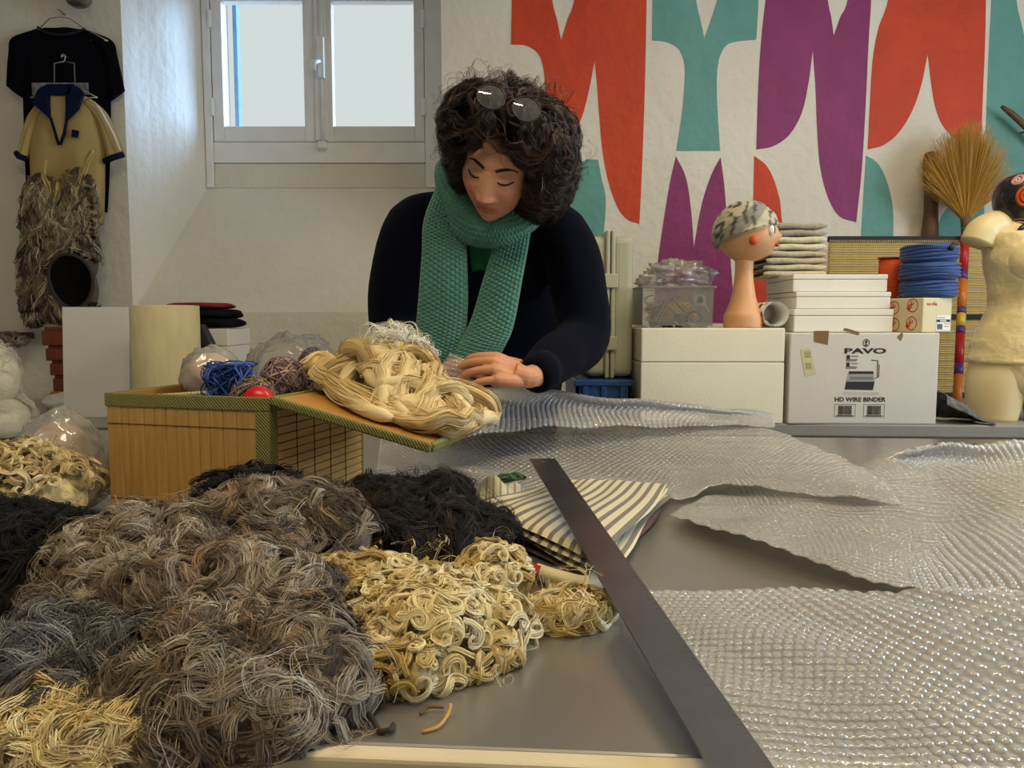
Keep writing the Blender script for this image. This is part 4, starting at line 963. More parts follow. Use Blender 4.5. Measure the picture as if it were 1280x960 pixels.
for pth in ([(60, 262), (58, 240), (55, 222), (58, 200)], [(98, 250), (100, 228), (106, 205), (113, 190), (112, 186)], [(70, 262), (75, 244), (72, 228)]):
    P = [at(x, y, 2.79) for x, y in pth]; V, F, shp = ropes([P], rg, 12, .012, .0022)
    o = mk('felt_lock_strand', V, F, wool_mat, polo, True, col=rope_cols(shp, [srgb(196, 170, 116)], rg))
# dark inside of the felted pocket: an open bowl
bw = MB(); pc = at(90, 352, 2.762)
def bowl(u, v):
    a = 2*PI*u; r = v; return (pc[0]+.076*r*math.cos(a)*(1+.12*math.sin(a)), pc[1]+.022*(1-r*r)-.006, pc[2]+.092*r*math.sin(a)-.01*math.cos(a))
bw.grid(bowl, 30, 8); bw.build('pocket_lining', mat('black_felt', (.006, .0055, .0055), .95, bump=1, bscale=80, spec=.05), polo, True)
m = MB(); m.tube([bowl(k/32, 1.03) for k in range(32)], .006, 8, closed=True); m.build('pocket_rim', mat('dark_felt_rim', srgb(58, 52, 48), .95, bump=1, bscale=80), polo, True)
m = MB(); m.tube(spline([at(40, 375, 2.82), at(38, 392, 2.82), at(46, 402, 2.82), at(54, 404, 2.82)], 5), [.014]*8+[.012, .011, .010, .009, .008, .006, .005, .003], 8); m.build('felt_tail', mat('dark_felt_rim'), polo, True)
m = MB(); m.grid(lambda u, v: (at(50+36*u, 372+30*v, 2.87-.05*math.sin(PI*u))), 12, 8); o = m.build('felt_inner_wall', mat('grey_felt', srgb(150, 146, 138), .95, bump=.5, bscale=90), polo, True)
s_ = o.modifiers.new('thick', 'SOLIDIFY'); s_.thickness = .006

# --- round metal wall lamp above
p = at(99, -8, 2.88); t = thing('wall_lamp', 'round chrome rimmed lamp high on the wall above the t-shirt', 'lamp', (p[0], 2.87, p[2]))
MB().lathe([(.0, -.050), (.022, -.049), (.036, -.040), (.044, -.022), (.046, 0), (.046, .03)], 28).build('lamp_bowl', mat('smoky_metal', srgb(120, 112, 100), .3, metal=.6), t, True)
MB().tube([(.046*math.cos(a), .046*math.sin(a), -.012) for a in np.linspace(0, 2*PI, 32, endpoint=False)], .004, 8, closed=True).build('rim', chrome, t, True)
MB().bx(-.012, .012, .03, .085, -.01, .03).build('bracket', chrome, t)

# ================================================================== things on the side table at left
# white board
a, c_ = at(74, 498, 2.34), at(153, 385, 2.34)
t = thing('white_panel', 'blank white foam panel leaning upright beside the paper towel roll', 'panel', ((a[0]+c_[0])/2, 2.36, TZ))
w = c_[0]-a[0]; hh = c_[2]-TZ
bev(place(MB().bx(-w/2, w/2, 0, .012, 0, hh+.004).build('board', mat('cool_white_board', (.78, .78, .77), .6), t), (0, 0, 0), (R_(-3), 0, 0)), .001)
place(MB().bx(-.03, .03, .0, .004, 0, hh*.8).build('strut', card, t), (0, .060, 0), (R_(6), 0, 0))
# paper towel roll
a, c_ = at(153, 381, 2.17), at(236, 381, 2.17); r = (c_[0]-a[0])/2
t = thing('paper_towel_roll', 'cream paper towel roll standing in front of the white panel', 'paper towel', ((a[0]+c_[0])/2, 2.17+r*.6, TZ)); hh = at(190, 381.5, 2.2)[2]-TZ
prof = [(.020, hh), (.021, .001), (r-.002, 0), (r, .003), (r, hh-.003), (r-.002, hh), (.02, hh)]
MB().lathe(prof, 40).build('paper', mat('towel_paper', srgb(222, 210, 170), .9, var=.05, vscale=40, bump=.5, bscale=70, stretch=(1, 1, .35)), t, True)
MB().bx(r-.012, r+.0015, -.004, .004, 0, hh).build('loose_edge', mat('towel_paper'), t)
# black folded garment with red lining on a cream box
xb = at(272, 430, 2.42)[0]
t = thing('cream_box', 'small cream box under the black and red garment', 'box', (at(268, 450, 2.46)[0], 2.42, TZ)); hb_ = at(270, 411, 2.42)[2]-TZ
bev(MB().bx(-.10, .06, 0, .2, 0, hb_*.8).build('box_body', card, t), .003); bev(MB().bx(-.102, .062, -.002, .202, hb_*.8+.0005, hb_).build('box_lid', card, t), .003)
t = thing('folded_garment', 'black folded garment with dark red edge lying on the cream box', 'garment', (at(250, 410, 2.44)[0], 2.50, TZ+hb_+.001))
def puff(rx, ry, rz, cx=0, cy=0, cz=0, n=2.6, seg=40, rings=14, nz=.04, sd=0):
    V = []
    for i in range(rings+1):
        th = -PI/2+PI*i/rings
        for k in range(seg):
            a = 2*PI*k/seg; ca, sa = math.cos(a), math.sin(a); f_ = (abs(ca)**n+abs(sa)**n)**(-1/n); q2 = 1+nz*math.sin(5*a+sd+3*th)
            V.append((cx+rx*math.cos(th)**.28*ca*f_*q2 if 0 < i < rings else cx, cy+ry*math.cos(th)**.28*sa*f_*q2 if 0 < i < rings else cy, cz+rz*math.sin(th)*(1+nz*math.sin(4*a+sd))))
    F = [(i*seg+k, i*seg+(k+1) % seg, (i+1)*seg+(k+1) % seg, (i+1)*seg+k) for i in range(rings) for k in range(seg)]
    return V, F
blkcloth = mat('black_cloth', (.006, .006, .009), .9, spec=.1, bump=.4, bscale=200)
MB().add(*puff(.115, .09, .016, 0, 0, .017)).build('fold', blkcloth, t, True); MB().add(*puff(.113, .09, .016, -.004, .004, .046, sd=2)).build('fold', blkcloth, t, True)
MB().add(*puff(.10, .085, .010, -.016, .0, .072, sd=1)).build('lining', mat('dark_red_cloth', srgb(120, 24, 40), .9), t, True)
t = thing('dark_pouch', 'dark slate pouch leaning beside the paper towel roll', 'pouch', (at(243, 440, 2.3)[0], 2.35, TZ), 0); 
hpz = at(240, 405, 2.3)[2]-TZ
m = MB(); m.prism([(-.03, 0), (.035, 0), (.04, hpz*.8), (.012, hpz*1.0), (-.03, hpz*.98)], -.015, .02); bev(m.build('pouch_body', mat('slate_cloth', srgb(40, 46, 56), .6), t, fix=True), .008, 3)
MB().bx(-.03, .036, -.019, -.015, hpz*.70, hpz*.76).build('pouch_strap', blkcloth, t)
# stacked dark red blocks
zb = TZ; pxs = [(52, 76, 488, 470), (56, 76, 470, 448), (55, 76, 446, 431), (52, 76, 430, 409)]
redwood = mat('red_brown_wood', srgb(112, 54, 34), .6, var=.2, vscale=30); 
hts = [.055, .055, .05, .052, .062]; zz_ = TZ
tot = at(60, 409, 2.62)[2]-TZ; sc_ = tot/sum(hts)
labs = ['red printed packet under the brown wooden blocks', 'brown wooden block resting on the red packet', 'narrow brown wooden block in the middle of the stack', 'brown wooden block below the topmost one', 'topmost wide brown wooden block of the stack by the panel']
for k, hgt in enumerate(hts):
    hgt *= sc_; wd = (.085, .055, .065, .075, .085)[k]; xk = at(72, 450, 2.62)[0]+(0, .0, -.002, -.004, -.008)[k]
    t = thing('red_packet' if k == 0 else 'wooden_block', labs[k], 'packet' if k == 0 else 'block', (xk, 2.66, zz_+.0005), R_((3, -6, 4, -3, 2)[k]), None if k == 0 else 'stacked wooden blocks')
    bev(MB().bx(-wd/2, wd/2, -wd/2, wd/2, 0, hgt*.80).build('body' if k == 0 else 'block_body', mat('red_packet_card', srgb(150, 30, 26), .5) if k == 0 else redwood, t), .003)
    bev(MB().bx(-wd*.42, wd*.42, -wd*.42, wd*.42, hgt*.80, hgt-.0005).build('flap' if k == 0 else 'block_rim', mat('gold_card', srgb(170, 120, 50), .5) if k == 0 else redwood, t), .002)
    if k == 0: MB().ball((.012, -wd/2, hgt*.4), (.012, .0012, .012)).build('printed_spot', mat('gold_card'), t, True)
    zz_ += hgt
# small shelf bracket with wool on the wall
p = at(15, 420, 2.90); t = thing('wall_peg_rail', 'small brown wooden peg rail with a tuft of wool on the wall', 'rail', (p[0], WY, p[2]))
bev(MB().bx(-.10, .055, -.03, 0, -.012, .014).build('rail', wood_dark, t), .003)
for x in (-.05, .0, .04): MB().lathe([(.006, -.06), (.006, -.03), (.009, -.028)], 10, (x, 0, 0), axis='Y').build('peg', wood_dark, t, True)
heap('wool_tuft', 'pale wool tuft hanging under the small peg rail', 'wool', [(8, 424, 2.86, .035, .025, .02), (24, 428, 2.86, .025, .02, .015)], [srgb(170, 160, 140), srgb(120, 110, 98)], 60, .07, 31, zmin=None, fibers=4, strays=0, width=.004, rad=.001)
# white felted sculpture at the far left
C = np.array([at(-8, 470, 1.95), at(-18, 515, 1.95), at(-40, 440, 1.97), at(5, 518, 1.93)]); R = np.array([[.060, .05, .085], [.11, .06, .055], [.05, .05, .10], [.055, .05, .05]]); C[1][2] = TZ+.055; C[3][2] = TZ+.05
t = thing('felt_sculpture', 'white fluffy felt sculpture of rounded lobes on the steel table', 'sculpture', (C[0][0], 1.95, TZ))
for k, nm in enumerate(('upper_lobe', 'base_lobe', 'back_lobe', 'base_lobe')):
    m = MB(); m.ball(C[k]-np.array([C[0][0], 1.95, TZ]), tuple(R[k]), 28, 18); m.build(nm, mat('white_felt', srgb(222, 218, 205), .95, var=.06, vscale=20, bump=.8, bscale=80, sheen=.6), t, True)
rg = np.random.default_rng(5); V, F, sh = locks(C, R, 260, .06, 10, rg, curl=60, off=.002, lift=.006, fibers=3, width=.006, rad=.0004, zmin=TZ)
o = mk('fuzz', V-np.array([C[0][0], 1.95, TZ]), F, wool_mat, t, True, col=lock_cols(sh, [srgb(225, 222, 212)], rg)); o['kind'] = 'stuff'
# plate and plastic bags
p = on(52, 534, TZ); t = thing('paper_plate', 'white oval paper dish lying beside the felt sculpture', 'dish', (p[0]+.005, p[1]+.02, TZ))
MB().lathe([(.03, .001), (.055, .002), (.075, .012), (.082, .013), (.074, .016), (.054, .006), (.0, .005)], 32, (0, 0, 0), 1.0, .6).build('dish', paper, t, True)
whitebag = mat('white_plastic_bag', (.76, .76, .75), .35, alpha=.92, bump=.3, bscale=20)
p = on(62, 516, TZ); crumple('plastic_bag', 'crumpled white plastic bag in front of the white panel', 'bag', (p[0]+.02, p[1]+.08, TZ+.001), .085, .06, .034, 8, whitebag, flat=.25, amp=.14)
crumple('plastic_bag', 'large crumpled clear plastic bag beyond the bamboo box', 'bag', (at(357, 440, 2.22)[0], 2.30, TZ+.001), .160, .11, .150, 15, bagm, seg=80, rings=46, flat=.3, amp=.20, freq=1.6)
# ================================================================== bamboo box with lid
BXL = np.array([-.603, 1.135]); BXR = np.array([-.338, 1.062]); bw_ = np.linalg.norm(BXR-BXL); ang = math.atan2(*(BXR-BXL)[::-1])
BD = .285; BH = .192
bb = thing('bamboo_box', 'bamboo slat box with woven green binding and open lid', 'box', (BXL[0], BXL[1], TZ+.0005), ang)
bamboo = mat('bamboo', srgb(190, 148, 84), .45, var=.16, vscale=22, stretch=(6, 6, .5), bump=.1, bscale=120)
bamboo_side = mat('bamboo_across', srgb(190, 148, 84), .45, var=.16, vscale=22, stretch=(1, .5, 6))
binding = bpy.data.materials.new('woven_binding'); binding.use_nodes = True
def weave(m, c1, c2, sc):
    nt = m.node_tree; L = nt.links.new; b = nt.nodes['Principled BSDF']; b.inputs['Roughness'].default_value = .8
    tc = nt.nodes.new('ShaderNodeTexCoord'); w1 = nt.nodes.new('ShaderNodeTexWave'); w1.bands_direction = 'DIAGONAL'; w1.inputs['Scale'].default_value = sc; w1.inputs['Distortion'].default_value = .8
    w2 = nt.nodes.new('ShaderNodeTexChecker'); w2.inputs['Scale'].default_value = sc*5
    L(tc.outputs['Object'], w1.inputs['Vector']); L(tc.outputs['Object'], w2.inputs['Vector'])
    ad = nt.nodes.new('ShaderNodeMath'); ad.operation = 'MULTIPLY_ADD'; ad.inputs[1].default_value = .3; L(w2.outputs['Fac'], ad.inputs[0]); L(w1.outputs['Fac'], ad.inputs[2])
    mx = nt.nodes.new('ShaderNodeMix'); mx.data_type = 'RGBA'; mx.inputs['A'].default_value = (*c1, 1); mx.inputs['B'].default_value = (*c2, 1); L(ad.outputs[0], mx.inputs['Factor']); L(mx.outputs['Result'], b.inputs['Base Color'])
    bp = nt.nodes.new('ShaderNodeBump'); bp.inputs['Strength'].default_value = .8; bp.inputs['Distance'].default_value = .002; L(ad.outputs[0], bp.inputs['Height']); L(bp.outputs[0], b.inputs['Normal'])
weave(binding, srgb(104, 106, 54), srgb(150, 146, 84), 120)
lining = mat('brown_lining', srgb(180, 130, 62), .5, var=.05)
carc = MB(); th = .005
carc.bx(.004, bw_-.004, .004, .004+th, 0, BH-.002).bx(.004, bw_-.004, BD-.004-th, BD-.004, 0, BH-.002).bx(.004, .004+th, .004, BD-.004, 0, BH-.002).bx(bw_-.004-th, bw_-.004, .004, BD-.004, 0, BH-.002).bx(.004, bw_-.004, .004, BD-.004, 0, .006)
carc.build('lined_carcass', lining, bb)
edges = [0, .026, .038, .066, .084, .104, .122, .142, .160, .178, .200, .222, bw_-.022]
for i in range(len(edges)-1):   # vertical slats of the front, stitched near the top
    bev(MB().bx(edges[i]+.0003, edges[i+1]-.0003, 0, .004, .003, BH-.004).build('slat', bamboo, bb), .0008, 1)
for z_ in (BH-.045, .035): MB().tube([(x, -.0004, z_) for x in np.linspace(.002, bw_-.02, 12)], .0007, 5).build('stitch_thread', mat('brown_thread', srgb(100, 66, 34), .8), bb)
ns = 15
for i in range(ns):             # horizontal slats of the side
    z0, z1_ = .003+(BH-.010)*i/ns, .003+(BH-.010)*(i+1)/ns
    bev(MB().bx(bw_-.004, bw_, .018, BD-.004, z0+.0005, z1_-.0005).build('slat', bamboo_side, bb), .0006, 1)
    bev(MB().bx(0, .004, .004, BD-.004, z0+.0005, z1_-.0005).build('slat', bamboo_side, bb), .0006, 1)
for y_ in (.07, .12, .17, .22): MB().tube([(bw_+.0004, y_, z_) for z_ in np.linspace(.004, BH-.006, 10)], .0008, 5).build('stitch_thread', mat('dark_thread', srgb(50, 34, 24), .8), bb)
MB().bx(.004, bw_-.004, BD-.004, BD, .003, BH-.004).build('back_slats', bamboo_side, bb)
B_ = MB(); bev(MB().bx(-.002, bw_+.002, -.002, .006, BH-.020, BH).build('binding', binding, bb), .002); bev(MB().bx(-.002, bw_+.002, BD-.006, BD+.002, BH-.020, BH).build('binding', binding, bb), .002)
bev(MB().bx(-.002, .006, .006, BD-.006, BH-.020, BH).build('binding', binding, bb), .002); bev(MB().bx(bw_-.006, bw_+.002, .006, BD-.006, BH-.008, BH).build('binding', binding, bb), .002)
bev(MB().bx(bw_-.022, bw_+.002, -.002, .005, 0, BH-.020).build('binding', binding, bb), .002); bev(MB().bx(bw_-.005, bw_+.002, .005, .018, 0, BH-.008).build('binding', binding, bb), .002)
bev(MB().bx(bw_-.004, bw_+.002, BD-.006, BD+.002, 0, BH-.020).build('binding', binding, bb), .002)
# lid: hinged on the right side, swung outward and drooping
lid = bpy.data.objects.new('lid', None); COL.objects.link(lid); lid.parent = bb; lid.location = (bw_+.002, 0, BH); DROOP = R_(13.5); lid.rotation_euler = (0, DROOP, 0); lid.empty_display_size = .03
LW = .245
m = MB(); m.bx(.004, LW-.004, .004, BD-.004, -.004, 0); m.build('lid_lining', lining, lid)
for i in range(13):
    x0 = .004+(LW-.008)*i/13; bev(MB().bx(x0+.0005, x0+(LW-.008)/13-.0005, .004, BD-.004, -.008, -.004).build('lid_slat', bamboo_side, lid), .0006, 1)
for (q0, q1, r0, r1) in ((0, LW, -.003, .006), (0, LW, BD-.006, BD+.003), (LW-.006, LW+.003, .006, BD-.006), (0, .006, .006, BD-.006)):
    bev(MB().bx(q0, q1, r0, r1, -.010, .003).build('lid_binding', binding, lid), .003)
ML = Matrix.Translation(Vector((BXL[0], BXL[1], TZ))) @ Matrix.Rotation(ang, 4, 'Z') @ Matrix.Translation(Vector((bw_+.002, 0, BH))) @ Matrix.Rotation(DROOP, 4, 'Y')
def lidp(u, v, w): return np.array(ML @ Vector((u, v, w)))
MBX = Matrix.Translation(Vector((BXL[0], BXL[1], TZ))) @ Matrix.Rotation(ang, 4, 'Z')
MLi = np.array(ML.inverted()); MLn = np.array(ML)
def above_lid(V, w=.0035):
    L_ = np.asarray(V, float) @ MLi[:3, :3].T+MLi[:3, 3]; L_[:, 2] = np.where(L_[:, 0] > -.004, np.maximum(L_[:, 2], w), L_[:, 2]); return L_ @ MLn[:3, :3].T+MLn[:3, 3]
def boxp(x, y, z): return np.array(MBX @ Vector((x, y, z)))

# --- cream roving coiled on the lid
rg = np.random.default_rng(12)
CR = np.array([lidp(.06, .16, .022), lidp(.11, .15, .03), lidp(.16, .13, .012), lidp(.20, .15, .008), lidp(.085, .19, .035), lidp(.13, .18, .018)]); RR = np.array([[.050, .05, .028], [.055, .055, .036], [.050, .05, .022], [.040, .045, .014], [.045, .035, .042], [.04, .035, .030]])
rv = thing('wool_roving', 'cream wool roving coiled on the open box lid', 'wool', tuple(lidp(.1, .14, .004)))
o0 = lidp(.1, .14, .004); creams = [srgb(226, 204, 152), srgb(212, 186, 128), srgb(232, 216, 172), srgb(216, 192, 140)]
m = core_mesh(CR, RR, .9); m.v = list(above_lid(m.v)); m.v = [tuple(np.array(v)-o0) for v in m.v]; m.build('wool_mass', mat('cream_wool_mass', srgb(196, 170, 118), .95, bump=1, bscale=90), rv, True)
def roving(paths, r, name):
    """soft untwisted wool rope: a lumpy core wrapped in fine fibres"""
    m = MB()
    for P in paths:
        q = spline(P, 6); n = len(q); rr = r*.98*(1+.06*np.sin(np.arange(n)*.35+rg.uniform(0, 6)))*np.minimum(1, .45+np.minimum(np.arange(n), n-1-np.arange(n))*.25)
        m.tube(q, rr, 10)
    m.v = [tuple(v) for v in above_lid(m.v)-o0]
    c_ = m.build(name+'_core', mat('roving_wool', srgb(222, 200, 150), .95, var=.06, vscale=40, sheen=.4), rv, True); c_['kind'] = 'stuff'
    V, F, shp = None, None, []
    Vs, Fs, b = [], [], 0
    for P in paths:
        p, N, T = strand_path(P, 6); V, F, s_ = bundle(p[None], N[None], T[None], rg, 130, r*1.12, .0006, None, .9, 3.0, True, True); Vs.append(V); Fs.append(F+b); b += len(V); shp.append(s_)
    o = mk(name+'_fibres', above_lid(np.concatenate(Vs))-o0, np.concatenate(Fs), wool_mat, rv, True, col=rope_cols(shp, creams, rg, .05)); o['kind'] = 'stuff'
pth, _, _ = locks(CR, RR, 30, .20, 10, rg, curl=20, wave=24, off=.004, lift=.012, ret_path=True)
roving(list(pth), .0105, 'roving_coil')
loops = [[lidp(-.012, .10, .035), lidp(-.005, .125, .05), lidp(.015, .12, .048), lidp(.012, .10, .034), lidp(.04, .10, .028), lidp(.08, .085, .022), lidp(.12, .07, .018), lidp(.15, .055, .016), lidp(.185, .06, .018), lidp(.215, .09, .026), lidp(.20, .105, .036), lidp(.175, .08, .036), lidp(.165, .06, .026), lidp(.19, .05, .014)],
         [lidp(.09, .12, .065), lidp(.14, .10, .05), lidp(.18, .11, .036), lidp(.21, .13, .026), lidp(.225, .10, .022), lidp(.205, .075, .02)],
         [lidp(.05, .14, .045), lidp(.04, .12, .075), lidp(.065, .11, .085), lidp(.08, .12, .06), lidp(.10, .10, .045), lidp(.14, .09, .035)],
         [lidp(.07, .16, .08), lidp(.10, .17, .095), lidp(.12, .15, .07), lidp(.15, .16, .046), lidp(.18, .17, .034), lidp(.21, .17, .024), lidp(.235, .18, .022), lidp(.262, .17, .034)],
         [lidp(.01, .11, .03), lidp(.05, .09, .018), lidp(.09, .06, .014), lidp(.13, .04, .012), lidp(.17, .035, .013)]]
roving(loops, .0105, 'roving_loop')
# white fluff on top of the roving
CF = np.array([lidp(.085, .19, .095), lidp(.115, .19, .085), lidp(.065, .18, .09)]); RF = np.array([[.022, .02, .02], [.022, .02, .018], [.02, .02, .015]])
heap('wool_fluff', 'airy white wool fluff on top of the cream roving', 'wool', None, [srgb(236, 232, 222), srgb(226, 226, 230), srgb(236, 226, 190)], 120, .07, 33, zmin=None, C=CF, R=RF, nocore=True, fibers=6, strays=90, curl=70, width=.006, rad=.00045, off=.003, lift=.016, core=np.array(srgb(220, 210, 180)))

# --- contents of the box: yarn tangle, skeins, a red ball, film
def tangle(name, label, cat, c, r, pal, n, turns, rad, seed, flat=.6, group=None):
    rg = np.random.default_rng(seed); paths = []
    for k in range(n):
        q = rg.normal(size=(3, 3)); a = np.linspace(0, turns*2*PI, 14); ph = rg.uniform(0, 6, 6)
        P = np.stack([np.sin(a*rg.uniform(.5, 1.3)+ph[0])+.3*np.sin(2.7*a+ph[3]), np.sin(a*rg.uniform(.5, 1.3)+ph[1])+.3*np.sin(2.2*a+ph[4]), flat*np.sin(a*rg.uniform(.5, 1.2)+ph[2])], axis=1)*np.array(r)*rg.uniform(.5, 1)
        paths.append(P)
    V, F, shp = ropes(paths, rg, 3, rad*1.2, rad, n=4); o = mk(name, V, F, wool_mat, None, True, col=rope_cols(shp, pal, rg, .15)); o.location = tuple(c)
    return tag(o, label, cat, group)
ty = tangle('yarn_tangle', 'loose tangle of blue yarn spilling from the bamboo box', 'yarn', boxp(.178, .05, .206), (.033, .026, .042), [srgb(50, 88, 168), srgb(84, 120, 190), srgb(34, 60, 130)], 46, 2.0, .0007, 3, .8)
def skein(label, c, r, pal, seed, nw=60):
    rg = np.random.default_rng(seed); paths = []
    t = thing('yarn_ball', label, 'yarn', tuple(c), 0, 'yarn in the bamboo box')
    for k in range(nw):
        ax = rg.normal(size=3); ax /= np.linalg.norm(ax); a_ = np.cross(ax, [.3, .5, .8]); a_ /= np.linalg.norm(a_); b_ = np.cross(ax, a_); an = np.linspace(0, 5.4, 12)+rg.uniform(0, 6)
        rr = 1+rg.uniform(-.03, .08); paths.append((np.cos(an)[:, None]*a_+np.sin(an)[:, None]*b_)*rr*np.array(r))
    MB().ball((0, 0, 0), tuple(np.array(r)*.97), 18, 12).build('yarn_core', mat('yarn_core_%d' % seed, tuple(np.array(pal[0])), .95), t, True)
    V, F, shp = ropes(paths, rg, 2, .0012, .0011, n=3); mk('windings', V, F, wool_mat, t, True, col=rope_cols(shp, pal, rg, .12))['kind'] = 'stuff'
    return t
mauve = [srgb(150, 128, 130), srgb(120, 100, 108), srgb(178, 150, 140)]
skein('dusty pink yarn ball at the right inside the box', boxp(.222, .12, .202), (.034, .034, .039), mauve, 41)
skein('mauve grey yarn ball wedged against the lid hinge', boxp(.233, .195, .208), (.028, .030, .045), [srgb(118, 106, 118), srgb(150, 132, 136), srgb(90, 84, 98)], 42)
skein('variegated yellow and mauve yarn ball at the front of the box', boxp(.215, .050, .188), (.030, .026, .028), [srgb(150, 130, 80), srgb(120, 100, 110), srgb(90, 80, 90), srgb(170, 140, 130)], 43)
t = thing('red_pincushion', 'glossy red round pincushion at the box corner', 'pincushion', tuple(boxp(.240, .028, .162)))
MB().ball((0, 0, .02), (.024, .018, .024), 24, 14).build('cushion', mat('red_gloss', srgb(196, 32, 26), .3), t, True); MB().lathe([(.02, 0), (.018, .008)], 20).build('base', black_plastic, t)
t = thing('tray_insert', 'dark brown inner tray with a pale beaded rim inside the box', 'tray', tuple(boxp(.08, .17, .155)), ang)
bev(MB().bx(-.068, bw_-.092, -.158, .102, -.147, .006).build('tray_body', mat('dark_brown_card', srgb(72, 48, 30), .6), t), .003)
MB().bx(-.066, .086, -.090, -.084, .006, .022).build('tray_divider', mat('dark_brown_card'), t)
m = MB()
for k in range(26): m.ball((-.068+.156*k/25, -.088, .024+.0125*k/25), .0042, 8, 6)
m.build('beaded_rim', mat('beads', srgb(190, 176, 140), .5), t, True)
def film_wrap(p): return p
crumple('plastic_bag', 'clear film bag of pinkish wool bulging from the left of the box', 'bag', tuple(boxp(.072, .150, .163)), .050, .050, .053, 22, bagm, flat=.2, amp=.18, freq=1.3)
crumple('wool_bundle', 'pinkish brown wool bundle inside the film bag in the box', 'wool', tuple(boxp(.072, .150, .166)), .042, .040, .044, 23, mat('pink_brown_wool', srgb(196, 158, 126), .9, var=.15, vscale=30), flat=.2, amp=.08)
pb_ = on(82, 640, TZ)
crumple('plastic_bag', 'tall clear film bag of brown paper leaning on the left of the bamboo box', 'bag', (-.704, 1.175, TZ+.001), .080, .065, .085, 24, bagm, seg=70, rings=40, flat=.1, amp=.17, freq=1.3, shape=lambda p: np.array([p[0]*(1-.28*p[2])+.10*p[2], p[1], p[2]]))
crumple('paper_bundle', 'crumpled brown paper bundle inside the tall film bag', 'paper', (-.704, 1.175, TZ+.004), .066, .05, .074, 25, mat('brown_paper', srgb(186, 150, 118), .8, var=.12, vscale=16), flat=.1, amp=.08, shape=lambda p: np.array([p[0]*(1-.28*p[2])+.10*p[2], p[1], p[2]]))

# ================================================================== fleece heaps on the table
BLK = [srgb(16, 14, 15), srgb(24, 21, 20), srgb(36, 31, 28), srgb(10, 9, 10)]
CRM = [srgb(206, 182, 120), srgb(222, 202, 150), srgb(188, 160, 98), srgb(228, 212, 170)]
GRY = [srgb(134, 121, 105), srgb(164, 153, 136), srgb(96, 81, 69), srgb(188, 178, 162), srgb(146, 120, 90), srgb(66, 56, 50)]
heap('fleece_heap', 'big heap of grey brown curly fleece at the table edge', 'fleece',
     [(165, 735, .80, .075, .07, .055), (255, 700, .84, .08, .07, .058), (345, 700, .84, .075, .07, .055), (395, 690, .88, .05, .05, .05), (225, 790, .70, .085, .075, .058), (330, 790, .70, .085, .075, .05), (130, 800, .71, .06, .06, .05), (300, 880, .59, .085, .055, .045), (380, 830, .65, .05, .06, .042), (240, 930, .55, .07, .05, .035), (350, 915, .56, .055, .05, .030)],
     GRY, 900, .075, 51, clump=.7, pw=[.27, .15, .22, .06, .13, .17], tipc=srgb(170, 136, 96), tipw=.35, fibers=28, steps=16, strays=420, curl=70, wave=60, bumps=70, brad=(.016, .030), width=.0062, rad=.00034, off=.002, lift=.008)
heap('fleece_heap', 'dark slate grey fleece tuft between black and cream wool', 'fleece', [(60, 870, .60, .07, .05, .034), (150, 860, .61, .06, .05, .034), (100, 820, .66, .05, .05, .034)],
     [srgb(84, 82, 80), srgb(112, 110, 108), srgb(58, 56, 55), srgb(136, 132, 126)], 230, .08, 52, fibers=28, steps=14, bumps=16, strays=90, curl=50, wave=50, width=.0065, rad=.00034, off=.002)
heap('fleece_heap', 'pale cream straw flecked fleece at the table corner', 'fleece', [(60, 940, .53, .075, .035, .026), (160, 930, .54, .055, .035, .022)], [srgb(212, 190, 136), srgb(196, 172, 118), srgb(222, 208, 168), srgb(176, 156, 116)], 170, .075, 53, fibers=28, steps=14, bumps=10, strays=40, curl=50, wave=40, width=.006, rad=.0004, off=.002)
heap('fleece_heap', 'jet black fleece heap beside the film bag', 'fleece', [(20, 730, .82, .085, .07, .065), (85, 730, .82, .05, .06, .055), (40, 700, .88, .08, .06, .06), (0, 770, .76, .06, .05, .05)], BLK[:1]+BLK[3:], 300, .085, 54, fibers=20, steps=14, bumps=20, strays=140, curl=70, wave=40, width=.0055, rad=.0004, off=.003)
heap('fleece_heap', 'cream ringlet fleece behind the jet black heap', 'fleece', [(10, 625, 1.0, .06, .05, .05), (60, 625, 1.0, .05, .05, .045), (35, 610, 1.04, .05, .04, .05)], [srgb(206, 182, 128), srgb(170, 144, 96), srgb(222, 204, 156)], 150, .07, 55, fibers=26, steps=16, bumps=14, strays=40, curl=220, wave=50, frizz=.5, hook=1.5, width=.0036, rad=.0004, off=.002)
heap('fleece_heap', 'small black fleece tuft against the bamboo box front', 'fleece', [(290, 652, .97, .04, .04, .042), (335, 648, .98, .035, .035, .042)], BLK, 110, .065, 56, fibers=12, steps=14, bumps=8, strays=40, curl=80, width=.005, rad=.0006)
heap('fleece_heap', 'broad black brown fleece between box and striped towel', 'fleece', [(470, 660, 1.00, .065, .065, .052), (540, 665, .99, .07, .07, .05), (590, 692, .925, .042, .05, .034), (510, 700, .90, .07, .06, .045)], BLK+[srgb(60, 50, 42)], 420, .085, 57, fibers=24, steps=14, bumps=30, strays=220, curl=45, wave=50, width=.0062, rad=.00034, off=.002)
heap('fleece_heap', 'golden cream curly fleece in front of the black brown one', 'fleece', [(462, 755, .74, .036, .045, .045), (480, 810, .66, .046, .045, .034), (555, 805, .68, .045, .045, .032), (600, 800, .69, .030, .04, .030), (608, 735, .79, .034, .04, .040), (560, 762, .76, .030, .035, .026), (525, 838, .63, .048, .035, .026)],
     CRM, 480, .065, 58, fibers=28, steps=18, bumps=44, brad=(.012, .020), strays=50, curl=250, wave=60, width=.0034, rad=.00036, off=.0015, lift=.006, frizz=.45, hook=1.6, clump=.6)
